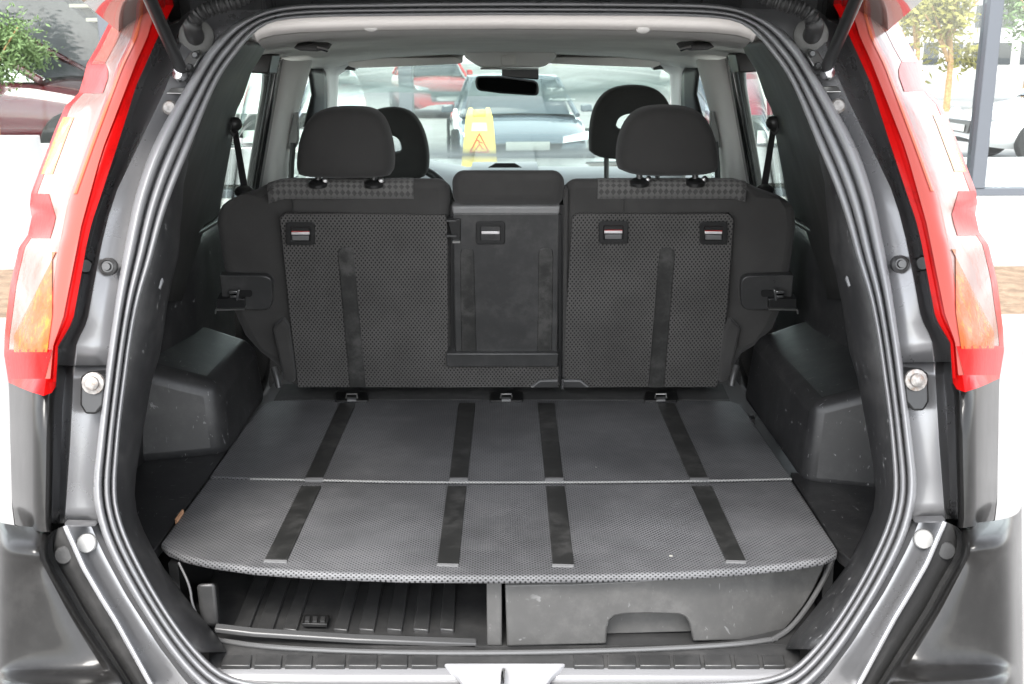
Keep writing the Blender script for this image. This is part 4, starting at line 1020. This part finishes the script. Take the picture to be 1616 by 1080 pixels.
# --- other cars
DARKGLASS = mat('tinted_car_glass', (.02, .025, .03), .06, spec=.8)
PALEGLASS = mat('pale_car_glass', (.05, .07, .085), .3, spec=.2)
TYRE = mat('tyre', (.015, .015, .015), .8)
def other_car(loc, rz, colour, label, tall=1.0, L=4.4, glass=DARKGLASS, name='parked_car'):
    e = empty(name, (0, 0, 0), label, 'car', 'cars around the showroom')
    paint = mat('paint_%d_%d_%d' % tuple(int(c * 99) for c in colour), colour, .2, coat=1)
    k = L / 4.4
    st = [(.0, .50, .52, .36), (.05, .70, .62, .28), (.30, .81, .73, .22), (1.0, .86, .88, .20), (1.35, .87, .94, .20), (2.4, .875, .96, .20), (3.4, .87, .98, .20), (3.95, .83, .98, .22), (4.3, .76, .90, .28), (4.4, .58, .78, .36)]
    rows = []
    for y, w, zt, zb in st:
        zt *= tall
        rows.append([Vector((w * a, y * k - L / 2, zb + (zt - zb) * h)) for a, h in ((-.80, 0), (-.97, .18), (-1.0, .45), (-.985, .72), (-.93, .93), (-.75, .99), (-.35, 1.02), (0, 1.03),
                     (.35, 1.02), (.75, .99), (.93, .93), (.985, .72), (1.0, .45), (.97, .18), (.80, 0))])
    V, F = grid(rows); n = 15
    F.append(tuple(range(n))[::-1]); F.append(tuple(range((len(rows) - 1) * n, len(rows) * n)))
    M('body', V, F, paint, e, ang=50, sub=1)
    g = [(1.12, .93, .74, .60), (1.95, 1.40, .75, .57), (2.4, 1.45, .76, .585), (3.2, 1.42, .75, .575), (3.75, 1.22, .74, .56), (4.0, .96, .73, .60)]
    rows = [[Vector((-b, y * k - L / 2, .90 * tall)), Vector((-(b * .3 + t * .7), y * k - L / 2, .90 * tall + (z - .90) * tall * .75)), Vector((-t, y * k - L / 2, z * tall)), Vector((0, y * k - L / 2, z * tall + .015)), Vector((t, y * k - L / 2, z * tall)),
             Vector(((b * .3 + t * .7), y * k - L / 2, .90 * tall + (z - .90) * tall * .75)), Vector((b, y * k - L / 2, .90 * tall))] for y, z, b, t in g]
    M('window_glass', *grid(rows), glass, e, ang=50)
    rf = [[Vector((t * f, y * k - L / 2, z * tall + .035 - .02 * f * f)) for f in (-1.03, -.6, 0, .6, 1.03)] for y, z, b, t in g[1:5]]
    sheet('roof', rf, paint, e, solid=.03, ang=60)
    for sg in (-1, 1):
        for pa, pb in (((1.12, .74, .91), (1.95, .575, 1.41)), ((2.55, .765, .95), (2.5, .585, 1.45)), ((4.0, .73, .95), (3.7, .565, 1.25))):
            tube('window_pillar', [(sg * pa[1], pa[0] * k - L / 2, pa[2] * tall), (sg * pb[1], pb[0] * k - L / 2, pb[2] * tall)], .035, paint, e, n=8)
        for yw in (.82, 3.45):
            w = lathe('wheel', (sg * .80, yw * k - L / 2, .32), (sg, 0, 0), [(.18, -.08), (.30, -.08), (.32, -.05), (.32, .06), (.30, .085), (.21, .09)], TYRE, e, n=28)
            lathe('rim', (sg * .80, yw * k - L / 2, .32), (sg, 0, 0), [(.205, .07), (.205, .092), (.12, .085), (.04, .10), (.0, .10)], STEEL, w, n=20)
        plate('headlight', [(sg * .42, .02 - L / 2, .60 * tall), (sg * .74, .12 - L / 2, .64 * tall), (sg * .76, .18 - L / 2, .74 * tall), (sg * .44, .10 - L / 2, .68 * tall)], mat('headlight_glass', (.7, .72, .75), .1, coat=1), e, depth=(0, .12, 0))
        hexa('door_mirror', [(sg * (x), y * k - L / 2, z * tall) for x, y, z in ((.84, 1.5, .94), (1.0, 1.5, .94), (1.0, 1.6, .94), (.84, 1.6, .94), (.84, 1.5, 1.06), (.98, 1.5, 1.05), (.98, 1.6, 1.05), (.84, 1.6, 1.06))], paint, e, bevel=.02)
    plate('grille', [(-.38, -.02 - L / 2, .42), (.38, -.02 - L / 2, .42), (.42, .0 - L / 2, .60 * tall), (-.42, .0 - L / 2, .60 * tall)], PLASTIC_CLEAN, e, depth=(0, .2, 0), bevel=.01)
    plate('number_plate', [(-.26, -.035 - L / 2, .44), (.26, -.035 - L / 2, .44), (.26, -.03 - L / 2, .54), (-.26, -.03 - L / 2, .54)], WHITE_DOT, e, depth=(0, .01, 0))
    e.location = loc; e.rotation_euler = (0, 0, rz)
    return e
other_car((-5.35, 11.2, .40), R(90), (.075, .004, .008), 'dark red car behind the glass beside the potted tree')
other_car((-2.35, 11.4, .40), R(12), (.80, .80, .78), 'white car behind the glass, seen through the left of the windscreen', 1.12)
suv = other_car((.12, 15.4, .0), R(4), (.10, .125, .155), 'reflected grey-blue car with white lettering on its windscreen, built behind the glass', .86, glass=PALEGLASS)  # reflection in the showroom glass, built as a solid car behind it
other_car((-1.95, 30, .0), R(14), (.50, .02, .02), 'bright red car far behind, left of the mirror through the windscreen', 1.1)
other_car((2.45, 11.2, .40), R(-4), (.22, .012, .03), 'maroon car behind the glass, seen through the right rear side window', 1.1)
other_car((8.9, 16.5, .0), R(-90), (.78, .79, .80), 'silver white saloon reflected in the right-hand glass, built behind it', 1.0)  # street reflection in the right pane, built as a solid car

# lettering on the windscreen of the grey-blue car
def lettering(txt, size, mtx, m, parent, name):
    cu = bpy.data.curves.new(name, 'FONT'); cu.body = txt; cu.size = size; cu.extrude = .002
    tmp = bpy.data.objects.new(name, cu); COL.objects.link(tmp)
    bpy.context.view_layer.update()
    me = bpy.data.meshes.new_from_object(tmp.evaluated_get(bpy.context.evaluated_depsgraph_get()))
    bpy.data.objects.remove(tmp)
    me.transform(mtx); me.materials.clear(); me.materials.append(m)
    o = bpy.data.objects.new(name, me); COL.objects.link(o); o.parent = parent
    return o
LETTER = mat('white_lettering', (.9, .9, .88), .6)
# car faces the camera along -Y; its windscreen rises from y=-1.08 z=1.04 to y=-.25 z=1.57
sl = math.atan2(.526, .83)
sl = math.atan2(.47 * .86, .83)
wm = Matrix.Translation((.40, -.68, 1.05)) @ Matrix.Rotation(sl, 4, 'X')
lettering('T4', .20, wm, LETTER, suv, 'windscreen_lettering')
wm2 = Matrix.Translation((.40, -.84, .965)) @ Matrix.Rotation(sl, 4, 'X')
lettering('Autoparts', .085, wm2, LETTER, suv, 'windscreen_lettering')

# --- wet floor sign
sg = empty('wet_floor_sign', (-.215, 9.62, .40), 'yellow folding wet floor sign with a red pictogram', 'sign')
YEL = mat('sign_yellow', (.80, .58, .14), .45)
SRED = mat('sign_red', (.70, .10, .04), .5)
for d in (-1, 1):
    def sp(x, z): return Vector((-.215 + x, 9.62 + d * (.13 * (1 - z / .70) + .012), .40 + z))
    if d == -1:
        out = [(-.15, 0), (-.17, .06), (-.115, .62), (-.09, .70), (-.055, .70), (-.055, .62), (.055, .62), (.055, .70), (.09, .70), (.115, .62), (.17, .06), (.15, 0), (.07, .05), (-.07, .05)]
    else: out = [(-.15, 0), (-.115, .62), (-.09, .68), (.09, .68), (.115, .62), (.15, 0)]
    pn = plate('sign_panel', [sp(x, z) for x, z in out], YEL, sg, depth=(0, d * .012, 0), bevel=.002)
    if d == -1:
        def seg(nm, a, b, r=.006): return tube(nm, [sp(*a) + Vector((0, -.015, 0)), sp(*b) + Vector((0, -.015, 0))], r, SRED, pn, n=6)
        tri = [(-.08, .33), (.08, .33), (0, .485)]
        for q in range(3): seg('pictogram_frame', tri[q], tri[(q + 1) % 3])
        for a, b in (((-.005, .435), (.0, .395)), ((.0, .395), (.032, .352)), ((.0, .395), (-.032, .352)), ((-.004, .42), (.028, .405)), ((-.004, .42), (-.026, .435))): seg('pictogram_figure', a, b, .005)
        plate('sign_label', [sp(-.07, .505) + Vector((0, -.016, 0)), sp(.07, .505) + Vector((0, -.016, 0)), sp(.06, .575) + Vector((0, -.016, 0)), sp(-.06, .575) + Vector((0, -.016, 0))], mat('sign_pale', (.9, .8, .4), .5), pn, depth=(0, .004, 0))

# --- potted tree in its planter and reflected trees built beyond the glass
LEAF = [mat('leaf_green', (.09, .15, .05), .6, var=.3, var_scale=3), mat('leaf_yellow', (.24, .22, .05), .6, var=.3, var_scale=3)]
BARK = mat('bark', (.36, .22, .10), .8, var=.3, var_scale=20)
def tree(name, loc, h, crown_z, rx, rz_, nleaf, ls, label, leafm=0, forks=4, tr=.02, group=None):
    e = empty(name, loc, label, 'tree', group)
    rnd = random.Random(int(loc[0] * 100 + h * 77))
    b = Vector(loc)
    top = b + Vector((rnd.uniform(-.05, .05) * h, 0, h * .62))
    V, F = tube_vf([b, b.lerp(top, .5) + Vector((.02 * h, 0, 0)), top], [tr, tr * .8, tr * .6], 8)
    for k in range(forks):
        a = rnd.uniform(0, 6.28); s0 = b.lerp(top, rnd.uniform(.5, .95))
        e2 = s0 + Vector((math.cos(a) * rx * .7, math.sin(a) * rx * .5, h * rnd.uniform(.18, .34)))
        v2, f2 = tube_vf([s0, s0.lerp(e2, .5) + Vector((0, 0, .02 * h)), e2], [tr * .5, tr * .4, tr * .2], 6)
        F += [tuple(i + len(V) for i in f) for f in f2]; V += v2
    M('trunk', V, F, BARK, e)
    V, F = [], []
    clumps = [(Vector((rnd.gauss(0, .45) * rx, rnd.gauss(0, .4) * rx, rnd.gauss(0, .42) * rz_)), rnd.uniform(.22, .45) * rx) for _ in range(14)]
    for i in range(nleaf):
        cc, cr = rnd.choice(clumps)
        p = b + Vector((0, 0, crown_z)) + cc + Vector((rnd.gauss(0, .6), rnd.gauss(0, .6), rnd.gauss(0, .6))) * cr
        u = Vector((rnd.gauss(0, 1), rnd.gauss(0, 1), rnd.gauss(0, 1))).normalized(); w = u.orthogonal().normalized()
        a = ls * rnd.uniform(.6, 1.3); n0 = len(V)
        V += [p - u * a, p + w * a * .4, p + u * a, p - w * a * .4]; F.append((n0, n0 + 1, n0 + 2, n0 + 3))
    M('crown', V, F, LEAF[leafm], e, smooth=False)
    return e
pl = box('planter', (-4.42, 8.25, .12), (-3.66, 8.85, .93), WHITEWALL, None, bevel=.012)
pl['label'] = 'square white planter box in front of the left glass'; pl['category'] = 'planter'
tree('potted_tree', (-3.86, 8.55, .90), 1.15, .66, .36, .40, 4200, .021, 'small leafy tree growing from the white planter', 0, 6, .016)
for i, (x, y, h, lm, lab) in enumerate(((12.2, 31, 4.2, 1, 'yellowing tree reflected beside the right-hand mullion, built far behind it'), (16.6, 36, 5.2, 0, 'green tree reflected in the right-hand glass, right of the mullion, built far behind it'), (13.8, 38, 5.0, 1, 'tall yellow-green tree between the two others, reflected in the glass and built far behind it'))):
    tree('reflected_tree', (x, y, 0), h, h * .62, h * .30, h * .30, 1600, .13, lab, lm, 6, .10, 'reflected trees built far behind the glass')  # reflected greenery, built as solid trees behind the pane
# block of flats reflected in the glass, built solid far behind it
fb = empty('reflected_flats', (26, 70, 0), 'pale block of flats with a violet roof band reflected in the right-hand glass, built far behind it', 'building')
box('wall', (19, 70, 0), (33, 82, 5.2), mat('flats_wall', (.45, .43, .42), .8, var=.1), fb)
box('roof_band', (18.6, 69.6, 5.2), (33.4, 82.4, 6.6), mat('violet_band', (.25, .22, .42), .7), fb)
for r_ in range(2):
    for q in range(9):
        x0 = 19.8 + q * 1.5
        w = box('window', (x0, 69.93, .9 + r_ * 2.2), (x0 + .9, 70.05, 2.2 + r_ * 2.2), DARKGLASS, fb)
# staircase behind the left glass
stc = empty('staircase', (-4.5, 12.2, .40), 'open staircase with pale treads high behind the left glass', 'staircase')
for k in range(12):
    x = -3.9 - k * .16; z = 1.60 + k * .14
    box('tread', (x - .14, 12.0, z), (x + .14, 12.5, z + .035), mat('pale_tread', (.62, .56, .45), .6), stc)
tube('stringer', [(-3.0, 12.25, .45), (-3.7, 12.25, 1.3), (-5.9, 12.25, 3.3)], .06, ALU, stc, n=6)
